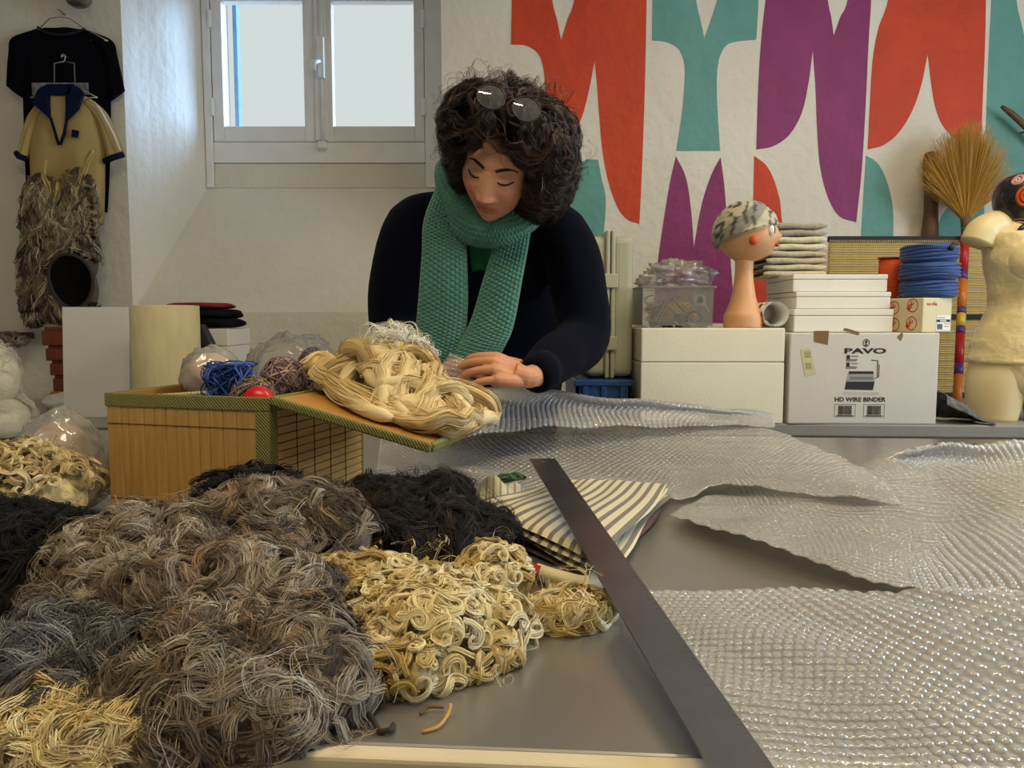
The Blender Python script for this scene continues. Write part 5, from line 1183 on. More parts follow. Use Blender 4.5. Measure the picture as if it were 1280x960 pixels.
heap('wool_tuft', 'small golden wool tuft lying alone beside the steel ruler', 'wool', [(697, 778, .742, .021, .025, .019), (725, 778, .742, .020, .022, .017)], CRM, 80, .06, 59, fibers=28, steps=16, bumps=10, brad=(.008, .014), strays=12, curl=120, wave=50, frizz=.5, width=.0040, rad=.00036, off=.001, lift=.005)
heap('wool_tuft', 'tiny cream curl lying on the black fleece', 'wool', [(60, 778, .715, .016, .012, .010)], CRM, 22, .045, 60, fibers=7, strays=0, curl=150, width=.003, rad=.0008, zmin=None)
heap('wool_tuft', 'pale lock half buried in the jet black fleece', 'wool', [(18, 678, .86, .018, .012, .018)], [srgb(200, 184, 160)], 26, .05, 61, fibers=6, strays=0, curl=40, width=.004, rad=.0008, zmin=None)
rg = np.random.default_rng(77)
def sprig(label, pts, r, c, z=.002):
    P = [on(x, y, TZ+r+z_) for x, y, z_ in pts]; o0 = P[0]
    o = MB().tube(spline(np.array(P)-o0, 5), r, 7).build('plant_sprig', mat('sprig_%s' % (c,), c, .8), None, True); o.location = tuple(o0); return tag(o, label, 'sprig', 'plant bits')
sprig('dark brown twig bit below the golden fleece', [(455, 885, 0), (468, 902, .004), (475, 914, 0), (488, 912, .002), (492, 906, 0)], .0022, srgb(52, 34, 26))
sprig('yellow straw bit curving out of the golden fleece', [(528, 915, 0), (548, 908, .001), (560, 892, .004), (563, 880, .008)], .0014, srgb(180, 140, 70))
sprig('brown stalk bit under the golden fleece', [(525, 893, 0), (535, 884, .003), (555, 884, .003)], .0013, srgb(110, 78, 40))
for k, q_ in enumerate(([(88, 915, .02), (96, 898, .03), (98, 893, .034)], [(110, 915, .02), (108, 900, .03), (110, 893, .034)], [(100, 918, .02), (99, 905, .028), (84, 912, .024)])):
    sprig('yellow straw stalk sticking out of the pale cream fleece', q_, .0011, srgb(200, 160, 70))
# thin curl linking the tuft
V, F, shp = ropes([[on(645, 765, TZ+.004), on(656, 772, TZ+.006), on(668, 774, TZ+.01), on(684, 778, TZ+.014)]], rg, 8, .0022, .0007)
tag(mk('wool_lock', V, F, wool_mat, None, True, col=rope_cols(shp, CRM, rg)), 'thin cream lock trailing from the small golden tuft', 'wool')

# ================================================================== folded towels and ruler
def uv_stripes(name, ca, cb, n, duty=.5):
    m = bpy.data.materials.new(name); m.use_nodes = True; nt = m.node_tree; L = nt.links.new; b = nt.nodes['Principled BSDF']; b.inputs['Roughness'].default_value = .9; b.inputs['Sheen Weight'].default_value = .2
    tc = nt.nodes.new('ShaderNodeTexCoord'); sp = nt.nodes.new('ShaderNodeSeparateXYZ'); L(tc.outputs['UV'], sp.inputs[0])
    a = nt.nodes.new('ShaderNodeMath'); a.operation = 'MULTIPLY'; a.inputs[1].default_value = n; L(sp.outputs['X'], a.inputs[0])
    f = nt.nodes.new('ShaderNodeMath'); f.operation = 'FRACT'; L(a.outputs[0], f.inputs[0])
    c = nt.nodes.new('ShaderNodeMath'); c.operation = 'LESS_THAN'; c.inputs[1].default_value = duty; L(f.outputs[0], c.inputs[0])
    mx = nt.nodes.new('ShaderNodeMix'); mx.data_type = 'RGBA'; mx.inputs['A'].default_value = (*ca, 1); mx.inputs['B'].default_value = (*cb, 1); L(c.outputs[0], mx.inputs['Factor']); L(mx.outputs['Result'], b.inputs['Base Color'])
    nz = nt.nodes.new('ShaderNodeTexNoise'); nz.inputs['Scale'].default_value = 900; bp = nt.nodes.new('ShaderNodeBump'); bp.inputs['Strength'].default_value = .5; bp.inputs['Distance'].default_value = .001; L(tc.outputs['Object'], nz.inputs['Vector']); L(nz.outputs['Fac'], bp.inputs['Height']); L(bp.outputs[0], b.inputs['Normal'])
    return m
stripe = uv_stripes('grey_striped_linen', srgb(212, 200, 164), srgb(112, 104, 96), 12.5, .42)
plaid = uv_stripes('brown_red_linen', srgb(96, 62, 46), srgb(60, 44, 40), 9, .5)
TA, TB, TC_, TD = np.array([-.055, 1.10]), np.array([.095, .815]), np.array([.262, 1.245]), np.array([.075, 1.285])
def towel_layer(name, parent, z0, hgt, m, scale=1.0, dx=0, dy=0, sd=0, wav=.003, rip=0.0):
    NU, NV = 52, 30; cen = (TA+TB+TC_+TD)/4
    V = []; UV = []
    for side in (1, -1):
        for j in range(NV+1):
            for i in range(NU+1):
                u, v = i/NU, j/NV
                p = (TA*(1-u)+TB*u)*(1-v)+(TD*(1-u)+TC_*u)*v
                # rounded corners and soft sides
                p = cen+(p-cen)*scale+np.array([dx, dy])+.006*np.array([math.sin(7*v+sd), math.sin(6*u+sd)])
                e = min(1, min(u, 1-u, v, 1-v)*13); e = math.sqrt(1-(1-e)**2)
                w = wav*(math.sin(5*u+3*v+sd)+.6*math.sin(9*v-4*u+sd*2))*e+rip*e*(1-u)*math.sin(24*u+6*v)
                z = z0+hgt/2+side*hgt/2*e+(w if side > 0 else w*.5)
                if side < 0: z = max(z, TZ+.001)
                V.append((p[0], p[1], z)); UV.append((u+.012*math.sin(6*v+sd), v))
    W = NU+1; o = W*(NV+1)
    F = [(j*W+i, j*W+i+1, (j+1)*W+i+1, (j+1)*W+i) for j in range(NV) for i in range(NU)]
    F += [(o+j*W+i, o+(j+1)*W+i, o+(j+1)*W+i+1, o+j*W+i+1) for j in range(NV) for i in range(NU)]
    return mk(name, V, F, m, parent, True, uv=UV)
tw0 = thing('kitchen_towel', 'brown checked towel with red corner under the striped towel', 'towel', (0, 0, 0))
towel_layer('fold', tw0, TZ+.001, .0085, plaid, .93, .0, -.012, 3); 
V, F, shp = ropes([[np.array([.030, .862, TZ+.012]), np.array([.05, .838, TZ+.012]), np.array([.078, .818, TZ+.012]), np.array([.10, .83, TZ+.013])]], rg, 1, .001, .008, tip=1)
mk('rolled_hem', V, F, mat('cream_linen', srgb(206, 192, 156), .9), tw0, True)
V, F, shp = ropes([[np.array([.022, .872, TZ+.011]), np.array([.034, .855, TZ+.012])]], rg, 1, .001, .0085, tip=1); mk('red_corner', V, F, mat('red_linen', srgb(170, 36, 48), .9), tw0, True)
tw1 = thing('kitchen_towel', 'folded cream and grey striped towel under the ruler', 'towel', (0, 0, 0))
for k, (z0, hg, sc_, dx, dy) in enumerate(((.010, .008, .97, .004, .0), (.018, .008, .985, -.004, .004), (.0262, .009, .98, .002, .006))):
    towel_layer('fold', tw1, TZ+z0, hg, stripe, sc_, dx, dy, k*1.7, .0012, .0025 if k == 2 else .001)
tw2 = thing('kitchen_towel', 'crumpled corner of a green edged towel tucked behind the stripes', 'towel', (-.025, 1.20, TZ))
def cr(u, v): return (-.05+.10*u, -.045+.11*v, .012+.034*math.sin(PI*u)**.6*math.sin(PI*v)**.6*(1+.25*math.sin(13*u+4*v)))
NU = 26; o = MB().grid(cr, NU, NU); UV = [(i/NU, j/NU) for j in range(NU+1) for i in range(NU+1)]
o = o.build('fold', uv_stripes('fine_striped_linen', srgb(206, 198, 170), srgb(150, 142, 128), 9, .3), tw2, True, uv=UV); s_ = o.modifiers.new('t', 'SOLIDIFY'); s_.thickness = .006
V, F, shp = ropes([[np.array([.0, .06, .035]), np.array([.03, .05, .047]), np.array([.045, .03, .045])]], rg, 6, .008, .003); mk('green_edge', V, F, mat('green_linen', srgb(84, 120, 92), .9), tw2, True)

# steel ruler lying over the towels
r0, r1 = np.array([.149, .452, TZ+.013]), on(678, 574, TZ+.078)
dv = r1-r0; RL = np.linalg.norm(dv); rl = thing('steel_ruler', 'long dark steel ruler with a hanging hole resting on the towels', 'ruler', tuple(r0))
W2 = .0205; H2 = .0011
m = MB(); m.box((0, (RL-.04)/2, 0), (W2*2, RL-.04, H2*2))
n = 16; hc = (0, RL-.015, 0); V = []
sq = []
for k in range(n):
    a = 2*PI*k/n; c, s = math.cos(a), math.sin(a); f_ = 1/max(abs(c), abs(s)); sq.append((W2*c*f_, s*f_))
for z in (-H2, H2):
    for x, y in sq: V.append((x, RL-.04+(y+1)/2*.04, z))
    for k in range(n): V.append((.006*math.cos(2*PI*k/n), hc[1]-.003+.0045*math.sin(2*PI*k/n), z))
F = []
for k in range(n):
    k2 = (k+1) % n
    F += [(k, n+k, n+k2, k2), (2*n+k, 2*n+k2, 3*n+k2, 3*n+k), (k, k2, 2*n+k2, 2*n+k), (n+k, 3*n+k, 3*n+k2, n+k2)]
m.add(V, F)
o = m.build('blade', mat('ruler_steel', (.20, .20, .215), .30, metal=.9, var=.12, vscale=14, bump=.04, bscale=60), rl)
rl.rotation_euler = (math.atan2(dv[2], math.hypot(dv[0], dv[1])), 0, math.atan2(-dv[0], dv[1]))
m = MB()
for k in range(0, int(RL*100)-4): m.bx(W2-(.008 if k % 5 == 0 else .005), W2-.0006, .01+k*.01-.0002, .01+k*.01+.0002, H2, H2+.00012)
m.build('graduation', mat('etched_mark', (.07, .07, .075), .5), rl)

# ================================================================== bubble wrap
wrapm = bpy.data.materials.new('bubble_film'); wrapm.use_nodes = True
clear_mat(wrapm, (.95, .95, .95), .10, .05, .23)
wrapm.node_tree.nodes['Diffuse BSDF'].inputs[0].default_value = (.89, .89, .89, 1)
def surf_grid(rows, N=60):
    G = np.array([[on(x, y, z) if len(p) == 3 else p for p in [(x, y, z)]][0] for r in rows for (x, y, z) in r]).reshape(len(rows), len(rows[0]), 3)
    k1 = max(2, N//(G.shape[1]-1)); A = np.array([spline(r, k1) for r in G]); k2 = max(2, N//(G.shape[0]-1))
    return np.array([spline(A[:, j], k2) for j in range(A.shape[1])]).transpose(1, 0, 2)    # rows(v), cols(u)
def sample(A, u, v):
    h, w = A.shape[:2]; x = np.clip(u, 0, 1)*(w-1); y = np.clip(v, 0, 1)*(h-1); i = np.minimum(x.astype(int), w-2); j = np.minimum(y.astype(int), h-2); a = (x-i)[:, None]; b = (y-j)[:, None]
    return A[j, i]*(1-a)*(1-b)+A[j, i+1]*a*(1-b)+A[j+1, i]*(1-a)*b+A[j+1, i+1]*a*b
def wrap(label, rows=None, A=None, pitch=.0125, seed=0, wrin=.0018, br=.0056, bh=.0025, zmin=TZ+.0015):
    rg = np.random.default_rng(seed)
    if A is None: A = surf_grid(rows)
    A = A.copy(); ph = rg.uniform(0, 6, 6)
    A[..., 2] += wrin*(np.sin(A[..., 0]*38+ph[0]+4*np.sin(A[..., 1]*9))+.7*np.sin(A[..., 1]*55+ph[1]+A[..., 0]*20)); A[..., 2] = np.maximum(A[..., 2], zmin)
    # ragged edges
    h, w = A.shape[:2]; jit = .004*np.sin(np.arange(w)*1.7)[:, None]*np.array([.3, 1, .2]); A[0] += jit; A[-1] += jit
    t = thing('bubble_wrap', label, 'bubble wrap', tuple(A[h//2, w//2]*[1, 1, 0]+np.array([0, 0, TZ])), 0, 'bubble wrap sheets'); o0 = np.array(t.location)
    idx = np.arange(h*w).reshape(h, w); F = np.stack([idx[:-1, :-1], idx[:-1, 1:], idx[1:, 1:], idx[1:, :-1]], axis=2).reshape(-1, 4)
    mk('film', A.reshape(-1, 3)-o0, F, wrapm, t, True)
    Lu = np.linalg.norm(np.diff(A, axis=1), axis=2).sum(1).mean(); Lv = np.linalg.norm(np.diff(A, axis=0), axis=2).sum(0).mean()
    nu, nv = int(Lu/pitch), int(Lv/(pitch*.866))
    jj, ii = np.meshgrid(np.arange(nv), np.arange(nu), indexing='ij'); u = ((ii+.5+.5*(jj % 2))/(nu+.5)).ravel(); v = ((jj+.5)/nv).ravel()
    P = sample(A, u, v); e = .004; U = sample(A, u+e, v)-sample(A, u-e, v); Vv = sample(A, u, v+e)-sample(A, u, v-e)
    lu = np.linalg.norm(U, axis=1); lv = np.linalg.norm(Vv, axis=1)
    N = np.cross(U, Vv); N /= np.linalg.norm(N, axis=1)[:, None]+1e-9; N *= np.sign(N[:, 2:3]+1e-9); U /= lu[:, None]+1e-9; W = np.cross(N, U)
    s = 8; a = np.arange(s)*2*PI/s; n = len(P); hj = rg.uniform(.6, 1.08, n)[:, None, None]
    rings = []
    for rr, hh in ((1.0, 0.0), (.86, .62), (.45, .95)):
        rings.append(P[:, None]+br*rr*(np.cos(a)[None, :, None]*U[:, None]+np.sin(a)[None, :, None]*W[:, None])+N[:, None]*bh*hh*hj)
    top = P+N*bh*1.02*hj[:, 0]; tilt = rg.normal(0, .0004, (n, 3)); top += tilt
    V = np.concatenate([np.concatenate(rings, axis=1), top[:, None]], axis=1); m = 3*s+1
    q = []
    for k in range(s):
        k2 = (k+1) % s
        q += [(k, k2, s+k2), (k, s+k2, s+k), (s+k, s+k2, 2*s+k2), (s+k, 2*s+k2, 2*s+k), (2*s+k, 2*s+k2, 3*s)]
    F = (np.arange(n)[:, None, None]*m+np.array(q)[None]).reshape(-1, 3)
    o = mk('bubbles', V.reshape(-1, 3)-o0, F, wrapm, t, True); o['kind'] = 'stuff'
    return t
wrap('flat bubble wrap sheet between box and striped towel, reaching a pointed corner', [[(468, 612, .803), (600, 615, .803), (830, 625, .808), (905, 607, .822), (1127, 630, .842)], [(472, 575, .815), (600, 572, .82), (800, 576, .822), (950, 582, .834), (1112, 610, .846)], [(476, 540, .865), (620, 524, .875), (800, 524, .865), (955, 536, .85), (1085, 588, .842)]], seed=1)
wrap('bunched bubble wrap rising under the woman\'s hand', [[(560, 548, .878), (680, 534, .882), (800, 533, .872), (900, 532, .862), (968, 532, .853)], [(545, 515, .925), (640, 502, .93), (750, 508, .91), (880, 518, .88), (968, 525, .862)], [(540, 492, .945), (640, 485, .95), (740, 496, .932), (870, 507, .90), (966, 518, .872)], [(560, 500, .90), (640, 505, .88), (740, 512, .87), (870, 515, .86), (960, 524, .85)]], seed=2, wrin=.002)
wrap('wide rumpled bubble wrap sheet curling up by the torso', [[(836, 645, .812), (925, 669, .822), (1030, 703, .822), (1135, 735, .812), (1340, 742, .806)], [(870, 628, .806), (970, 640, .820), (1090, 655, .830), (1200, 662, .832), (1420, 655, .82)], [(915, 608, .803), (1010, 602, .806), (1105, 588, .832), (1210, 590, .822), (1440, 585, .83)], [(945, 596, .803), (1060, 585, .803), (1108, 568, .848), (1185, 556, .866), (1440, 546, .866)]], seed=3, wrin=.0025)
wrap('nearest flat bubble wrap sheet beside the steel ruler', [[(935, 968, .804), (1060, 968, .804), (1230, 966, .804), (1500, 962, .804)], [(868, 850, .804), (1010, 860, .806), (1180, 865, .81), (1500, 870, .806)], [(830, 785, .804), (950, 785, .81), (1140, 788, .812), (1480, 795, .808)], [(806, 741, .804), (935, 738, .812), (1120, 737, .812), (1420, 735, .81)]], seed=4, wrin=.0016)
# ================================================================== the woman at the table
def remesh(mb, voxel, smooth=4, fac=.5):
    o = mb.build('tmp', None); m = o.modifiers.new('r', 'REMESH'); m.mode = 'VOXEL'; m.voxel_size = voxel
    if smooth: s = o.modifiers.new('s', 'SMOOTH'); s.iterations = smooth; s.factor = fac
    bpy.context.view_layer.update(); me = bpy.data.meshes.new_from_object(o.evaluated_get(bpy.context.evaluated_depsgraph_get()))
    V = np.zeros(len(me.vertices)*3, dtype=np.float32); me.vertices.foreach_get('co', V); F = [tuple(p.vertices) for p in me.polygons]
    d = o.data; bpy.data.objects.remove(o); bpy.data.meshes.remove(d); bpy.data.meshes.remove(me)
    return V.reshape(-1, 3), F
def A3(*p): return np.array(p, float)
PX = -.058
person = thing('person', 'woman in navy sweater and teal scarf bending over the table', 'person', (PX, 2.10, 0))
PO = A3(PX, 2.10, 0)
# ---- head frame
eye_w = at(612, 221, 1.50)
HM = Matrix.Rotation(R_(-9), 4, 'Z') @ Matrix.Rotation(R_(17), 4, 'Y') @ Matrix.Rotation(R_(33), 4, 'X')
HC_ = Vector(eye_w) - (HM @ Vector((0, -.084, .006))); HM = Matrix.Translation(HC_) @ HM
HMn = np.array(HM); HMi = np.array(HM.inverted())
def H(P): P = np.atleast_2d(np.asarray(P, float)); return P @ HMn[:3, :3].T + HMn[:3, 3]
def Hinv(P): return P @ HMi[:3, :3].T + HMi[:3, 3]
def hp1(x, y, z): return H([(x, y, z)])[0]
def face_y(x, z):
    """depth of the face surface (local, towards -y)"""
    r = np.clip(1-(x/.076)**2-(z/.120)**2, 0, 1); return -.093*np.sqrt(r)
seg, rings = 200, 150
th = -PI/2+PI*np.arange(rings+1)/rings; ph = 2*PI*np.arange(seg)/seg
TH, PH = np.meshgrid(th, ph, indexing='ij'); x = np.cos(TH)*np.cos(PH); y = np.cos(TH)*np.sin(PH); z = np.sin(TH)
X = .0745*x; Y = .096*y; Z = .118*z
low = np.clip(-z, 0, 1); X = X*(1-.36*low**2.0); Y = np.where(Y > 0, Y*(1-.30*low**1.2), Y*(1-.02*low**2)); Y = Y+.012*np.clip(z, 0, 1)*(y < 0)*(-y)
X = np.where((Y < 0), X*(1+.05*np.exp(-((z+.15)/.25)**2)), X)
def g(cx, cz, sx, sz): return np.exp(-((X-cx)/sx)**2-((Z-cz)/sz)**2)
fr = np.clip(-y*2.2, 0, 1)
D = np.zeros_like(X)
t_ = np.clip((.014-Z)/.052, 0, 1); prof_n = np.where((Z < .016) & (Z > -.046), .004+.019*t_**1.25, 0)*np.clip((Z+.047)/.010, 0, 1)
D += prof_n*np.exp(-(X/(.0085+.0045*t_))**2)
for s_ in (-1, 1):
    D += .0075*g(s_*.0135, -.036, .0065, .0075)-.0105*g(s_*.032, .013, .0175, .0125)+.0042*g(s_*.032, .031, .022, .007)+.0072*g(s_*.0315, .008, .0125, .0085)
    D += .0055*g(s_*.042, -.028, .018, .017)-.003*g(s_*.030, -.056, .008, .018)-.0075*g(s_*.008, -.0440, .004, .003)
D += .0055*g(0, -.0585, .019, .0050)+.0062*g(0, -.0690, .016, .0058)-.0042*g(0, -.0635, .021, .0020)-.0035*g(0, -.0795, .018, .005)+.0095*g(0, -.100, .019, .015)-.0018*g(0, -.052, .0035, .006)
Y = Y-D*fr
HL = np.stack([X, Y, Z], axis=2).reshape(-1, 3); Fh = [(i*seg+k, i*seg+(k+1) % seg, (i+1)*seg+(k+1) % seg, (i+1)*seg+k) for i in range(rings) for k in range(seg)]
def skin_col(P):
    base = np.array(srgb(206, 150, 120)); C = np.tile(base, (len(P), 1)); return C
colh = skin_col(HL); lx, ly, lz = HL[:, 0], HL[:, 1], HL[:, 2]
def gm(cx, cz, sx, sz): return (np.exp(-((lx-cx)/sx)**2-((lz-cz)/sz)**2)*(ly < -.02))[:, None]
def mixc(C, w, c): return C*(1-w)+np.array(c)*w
colh = mixc(colh, .45*(gm(.042, -.028, .022, .02)+gm(-.042, -.028, .022, .02)), srgb(205, 118, 96)); colh = mixc(colh, .4*gm(0, -.033, .015, .014), srgb(205, 120, 98))
lipw = np.clip(1.6*np.exp(-((lx)/.021)**4-((lz+.0635)/.0095)**4), 0, 1)[:, None]*(ly < -.02)[:, None]; colh = mixc(colh, .85*lipw, srgb(168, 92, 84))
for s_ in (-1, 1): pass
# ---- skin body under the clothes: neck, chest, arms, legs (one figure)
sh_l, sh_r = A3(-.232, 1.80, 1.315), A3(.110, 1.78, 1.300)         # picture left, picture right shoulder
el_l, el_r = A3(-.268, 1.76, 1.075), A3(.158, 1.70, 1.062)
wr_l, wr_r = A3(-.165, 1.56, .985), at(664, 474, 1.475)
neck_b = A3(-.058, 1.765, 1.345); head_b = hp1(0, .03, -.06)
tors = [(.80, PX, 2.13, .155, .10), (.92, PX, 2.12, .165, .105), (1.02, PX, 2.06, .135, .09), (1.12, PX, 1.98, .135, .095), (1.22, PX, 1.895, .15, .10), (1.30, PX, 1.825, .15, .075), (1.345, PX, 1.79, .10, .055), (1.37, PX, 1.77, .06, .05)]
bs = MB(); bs.add(*loft(dense(tors, 4), 32)); bs.tube(spline([neck_b+A3(0, .02, -.05), neck_b, (neck_b+head_b)/2, head_b], 4), .052, 16)
for a, b2, c_ in ((sh_l, el_l, wr_l), (sh_r, el_r, wr_r)):
    P = spline([a+A3(.04 if a[0] < 0 else -.04, 0, .01), a, (a+b2)/2, b2, (b2+c_)/2, c_], 4); bs.tube(P, np.interp(np.arange(len(P)), [0, 4, 8, 12, 16, 20], [.04, .046, .043, .036, .034, .024]), 14)
for s_ in (-1, 1):
    P = spline([(PX+s_*.08, 2.13, .84), (PX+s_*.085, 2.12, .48), (PX+s_*.09, 2.15, .09)], 6); bs.tube(P, np.interp(np.arange(len(P)), [0, 6, 12], [.08, .052, .036]), 16)
    bs.ball((PX+s_*.09, 2.10, .045), (.04, .11, .035))
Vb, Fb = remesh(bs, .012, 6)
# ---- hands
def hand(wr, f, a, curl, lens=(.068, .076, .071, .056), spread=.0195, palm=.074, thumb=True, back=None):
    f = f/np.linalg.norm(f); a = a-f*a.dot(f); a /= np.linalg.norm(a); n = np.cross(f, a); n = n if n[2] > 0 else -n
    m = MB(); tips = []
    for i in range(4):
        k = wr+f*(palm-(.000, -.004, .0, .008)[i])+a*(i-1.5)*spread+n*(.004, .008, .005, -.002)[i]
        m.tube(spline([wr+a*(i-1.5)*spread*.28+f*.004-n*.004, wr+f*palm*.5+a*(i-1.5)*spread*.80, k], 4), [.0120]*2+[.0130]*2+[.0125]*4+[.0105], 10)
        d = f+a*(i-1.5)*.07; d /= np.linalg.norm(d); p = k.copy(); pts = [k-f*.01, p]; ang = curl[i]
        for L, da in zip((.46, .30, .24), (1, 1.25, .9)):
            ca, sa = math.cos(ang), math.sin(ang); p = p+(d*ca-n*sa)*lens[i]*L; pts.append(p.copy()); ang += curl[i]*da*.75
        r0 = (.0088, .0090, .0086, .0076)[i]; P = spline(pts, 4); m.tube(P, np.interp(np.arange(len(P)), [0, 4, 8, 12, 16], [r0*1.12, r0*1.08, r0, r0*.94, r0*.78]), 10); m.ball(pts[-1], r0*.80, 10, 7); tips.append((pts[-1], pts[-1]-pts[-2], n))
    if thumb:
        b0 = wr+f*.018-a*spread*1.6-n*.006; P = spline([b0, b0+f*.028-a*.014-n*.010, b0+f*.056-a*.012-n*.020, b0+f*.078-a*.004-n*.026], 4); m.tube(P, np.interp(np.arange(len(P)), [0, 4, 8, 12], [.015, .0125, .0105, .0080]), 10); m.ball(P[-1], .0082, 10, 7)
    m.ball(wr+f*.012, (.024, .021, .016), 14, 9)
    bk = back/np.linalg.norm(back); m.tube(spline([wr+bk*.075, wr+bk*.04, wr, wr+f*.03], 4), .0215, 14)
    return remesh(m, .0019, 3, .4), tips
(Vr, Fr), tipr = hand(wr_r+A3(-.004, -.004, .004), A3(-1, -.12, .26), A3(.10, -.66, -.56), (.42, .44, .44, .42), back=el_r-wr_r)
(Vl, Fl), tipl = hand(wr_l+A3(.006, -.006, 0), A3(.60, -.55, .05), A3(-.1, -.62, -.55), (.40, .40, .42, .44), back=el_l-wr_l)
# ---- join into one body mesh
Vs, Fs, Cs, b = [], [], [], 0
for V, F, c in ((H(HL), Fh, colh), (Vb, Fb, skin_col(Vb)), (Vr, Fr, None), (Vl, Fl, None)):
    if c is None: c = mixc(skin_col(V), .35, srgb(214, 148, 112))
    Vs.append(V); Fs += [tuple(i+b for i in f) for f in F]; b += len(V); Cs.append(c)
skin = mat('skin', attr=True, rough=.5, spec=.35, var=.05, vscale=60, bump=.12, bscale=400)
skin.node_tree.nodes['Principled BSDF'].inputs['Subsurface Weight'].default_value = .12; skin.node_tree.nodes['Principled BSDF'].inputs['Subsurface Radius'].default_value = (.6, .25, .12); skin.node_tree.nodes['Principled BSDF'].inputs['Subsurface Scale'].default_value = .008
mk('body', np.concatenate(Vs)-PO, Fs, skin, person, True, col=np.concatenate(Cs))
def wpart(name, mb, m, smooth=True): mb.v = [tuple(np.array(v)-PO) for v in mb.v]; return mb.build(name, m, person, smooth)
for (p, d, n) in tipr:
    d = d/np.linalg.norm(d); m = MB(); u = np.cross(d, n); R3 = Matrix((Vector(d), Vector(u/np.linalg.norm(u)), Vector(np.cross(d, u)/np.linalg.norm(np.cross(d, u))))).transposed()
    m.ball(p-d*.003-np.cross(d, u)/np.linalg.norm(np.cross(d, u))*.0058*(1 if np.cross(d, u)[2] < 0 else -1), (.0058, .0046, .0012), 10, 6, R3); wpart('fingernail', m, mat('nail', srgb(226, 176, 156), .3))
# ears
for s_ in (-1, 1):
    m = MB(); R3 = Matrix(HMn[:3, :3].tolist()); m.ball(hp1(s_*.078, .012, -.008), (.008, .018, .030), 14, 10, R3); m.tube(H([(s_*.084, .012+.016*math.cos(a), -.006+.026*math.sin(a)) for a in np.linspace(-2.4, 2.2, 14)]), .0035, 6); wpart('ear', m, mat('ear_skin', srgb(196, 136, 108), .5))
# face details
dark_hair = mat('brow_hair', srgb(52, 36, 30), .9, spec=.1)
def on_face(x, z, e=.0008):
    i = np.argmin((HL[:, 0]-x)**2+(HL[:, 2]-z)**2+(HL[:, 1] > 0)*1.0); p = HL[i]; return (x, p[1]-e, z)
for s_ in (-1, 1):
    m = MB(); P = H([on_face(s_*x_, z_) for x_, z_ in ((.012, .0225), (.020, .0265), (.032, .0295), (.042, .0275), (.050, .0215))]); m.tube(spline(P, 4), np.interp(np.arange(17), [0, 5, 16], [.0026, .0034, .0010]), 8); wpart('eyebrow', m, dark_hair)
    m = MB(); P = H([on_face(s_*x_, z_, .0012) for x_, z_ in ((.0185, .0035), (.024, .0010), (.031, -.0004), (.038, .0006), (.0465, .0045))]); m.tube(spline(P, 4), np.interp(np.arange(17), [0, 8, 16], [.0010, .0022, .0014]), 6); wpart('eyelashes', m, mat('lash', srgb(24, 16, 14), .6))
m = MB(); P = H([on_face(x_, z_, .0002) for x_, z_ in ((-.021, -.0625), (-.012, -.0630), (0, -.0637), (.012, -.0630), (.021, -.0622))]); m.tube(spline(P, 4), np.interp(np.arange(17), [0, 8, 16], [.0004, .0009, .0004]), 6); wpart('mouth_line', m, mat('lip_edge', srgb(150, 80, 74), .6))
# ---- hair
lumps = [((0, .020, .052), (.088, .100, .080)), ((0, .055, -.005), (.092, .075, .095)), ((.078, .015, .010), (.042, .062, .078)), ((.098, .030, -.020), (.044, .058, .058)), ((.082, .012, -.052), (.026, .040, .030)), ((-.078, .015, .025), (.040, .060, .072)), ((-.078, .040, -.035), (.028, .045, .055)), ((.045, -.036, .088), (.050, .046, .034)), ((-.042, -.036, .088), (.050, .044, .034)), ((0, -.005, .112), (.070, .068, .030)), ((.055, -.060, .058), (.030, .024, .030)), ((-.050, -.060, .062), (.028, .022, .026)), ((-.085, .0, .060), (.035, .05, .045)), ((.092, .0, .065), (.045, .055, .05))]
CH = H([l[0] for l in lumps]); RH = np.array([[np.mean(l[1][:2]), np.mean(l[1][:2]), l[1][2]] for l in lumps])
def hfield_lumps():
    return CH, RH
# work in head-local space so that ellipsoids stay aligned
CL = np.array([l[0] for l in lumps]); RLm = np.array([l[1] for l in lumps])
rg = np.random.default_rng(91)
S0 = seeds(CL, RLm, 44, rg); f_, g_ = field(S0, CL, RLm); nn = g_/np.linalg.norm(g_, axis=1)[:, None]; S0 = S0-nn*f_[:, None]
okb = ~((S0[:, 1] < -.045) & (S0[:, 2] < .07) & (np.abs(S0[:, 0]) < .07)); S0 = S0[okb]; nn = nn[okb]; rr = rg.uniform(.014, .024, len(S0)); S0 = S0-nn*(rr*.5)[:, None]
CL2 = np.concatenate([CL, S0]); RL2 = np.concatenate([RLm, np.stack([rr, rr, rr*1.1], 1)])
m = core_mesh(CL2, RL2, .95, None, 16, 10); m.v = [tuple(p) for p in H(m.v)]
hair_o = wpart('hair', m, mat('hair_mass', srgb(22, 14, 13), .8, spec=.1))
def no_face(p):
    inz = (p[..., 1] < -.052) & (p[..., 2] < .060-.25*np.abs(p[..., 0])) & (np.abs(p[..., 0]) < .064); return inz.mean(axis=1) < .08
st = seeds(CL, RLm, 1500, rg); st[:, 2] += rg.uniform(-.06, .0, len(st))
hp_ = [srgb(26, 17, 16), srgb(36, 24, 21), srgb(50, 32, 26), srgb(18, 12, 12)]
dirs = np.stack([st[:, 0]*11+.12, st[:, 1]*6+.15, -np.ones(len(st))*.8], 1)
V, F, sh = locks(CL2, RL2, 0, .115, 20, rg, curl=34, wave=52, off=.003, lift=.010, fibers=20, width=.0060, rad=.00034, start=st, tdir=dirs, sway=.30, k=.008, ribbon=True, keep=no_face)
hairm = mat('hair_fibre', attr=True, rough=.42, spec=.4)
o = mk('hair_curls', H(V)-PO, F, hairm, hair_o, True, col=lock_cols(sh, hp_, rg, tipc=srgb(104, 62, 42), tipw=.55)); o['kind'] = 'stuff'
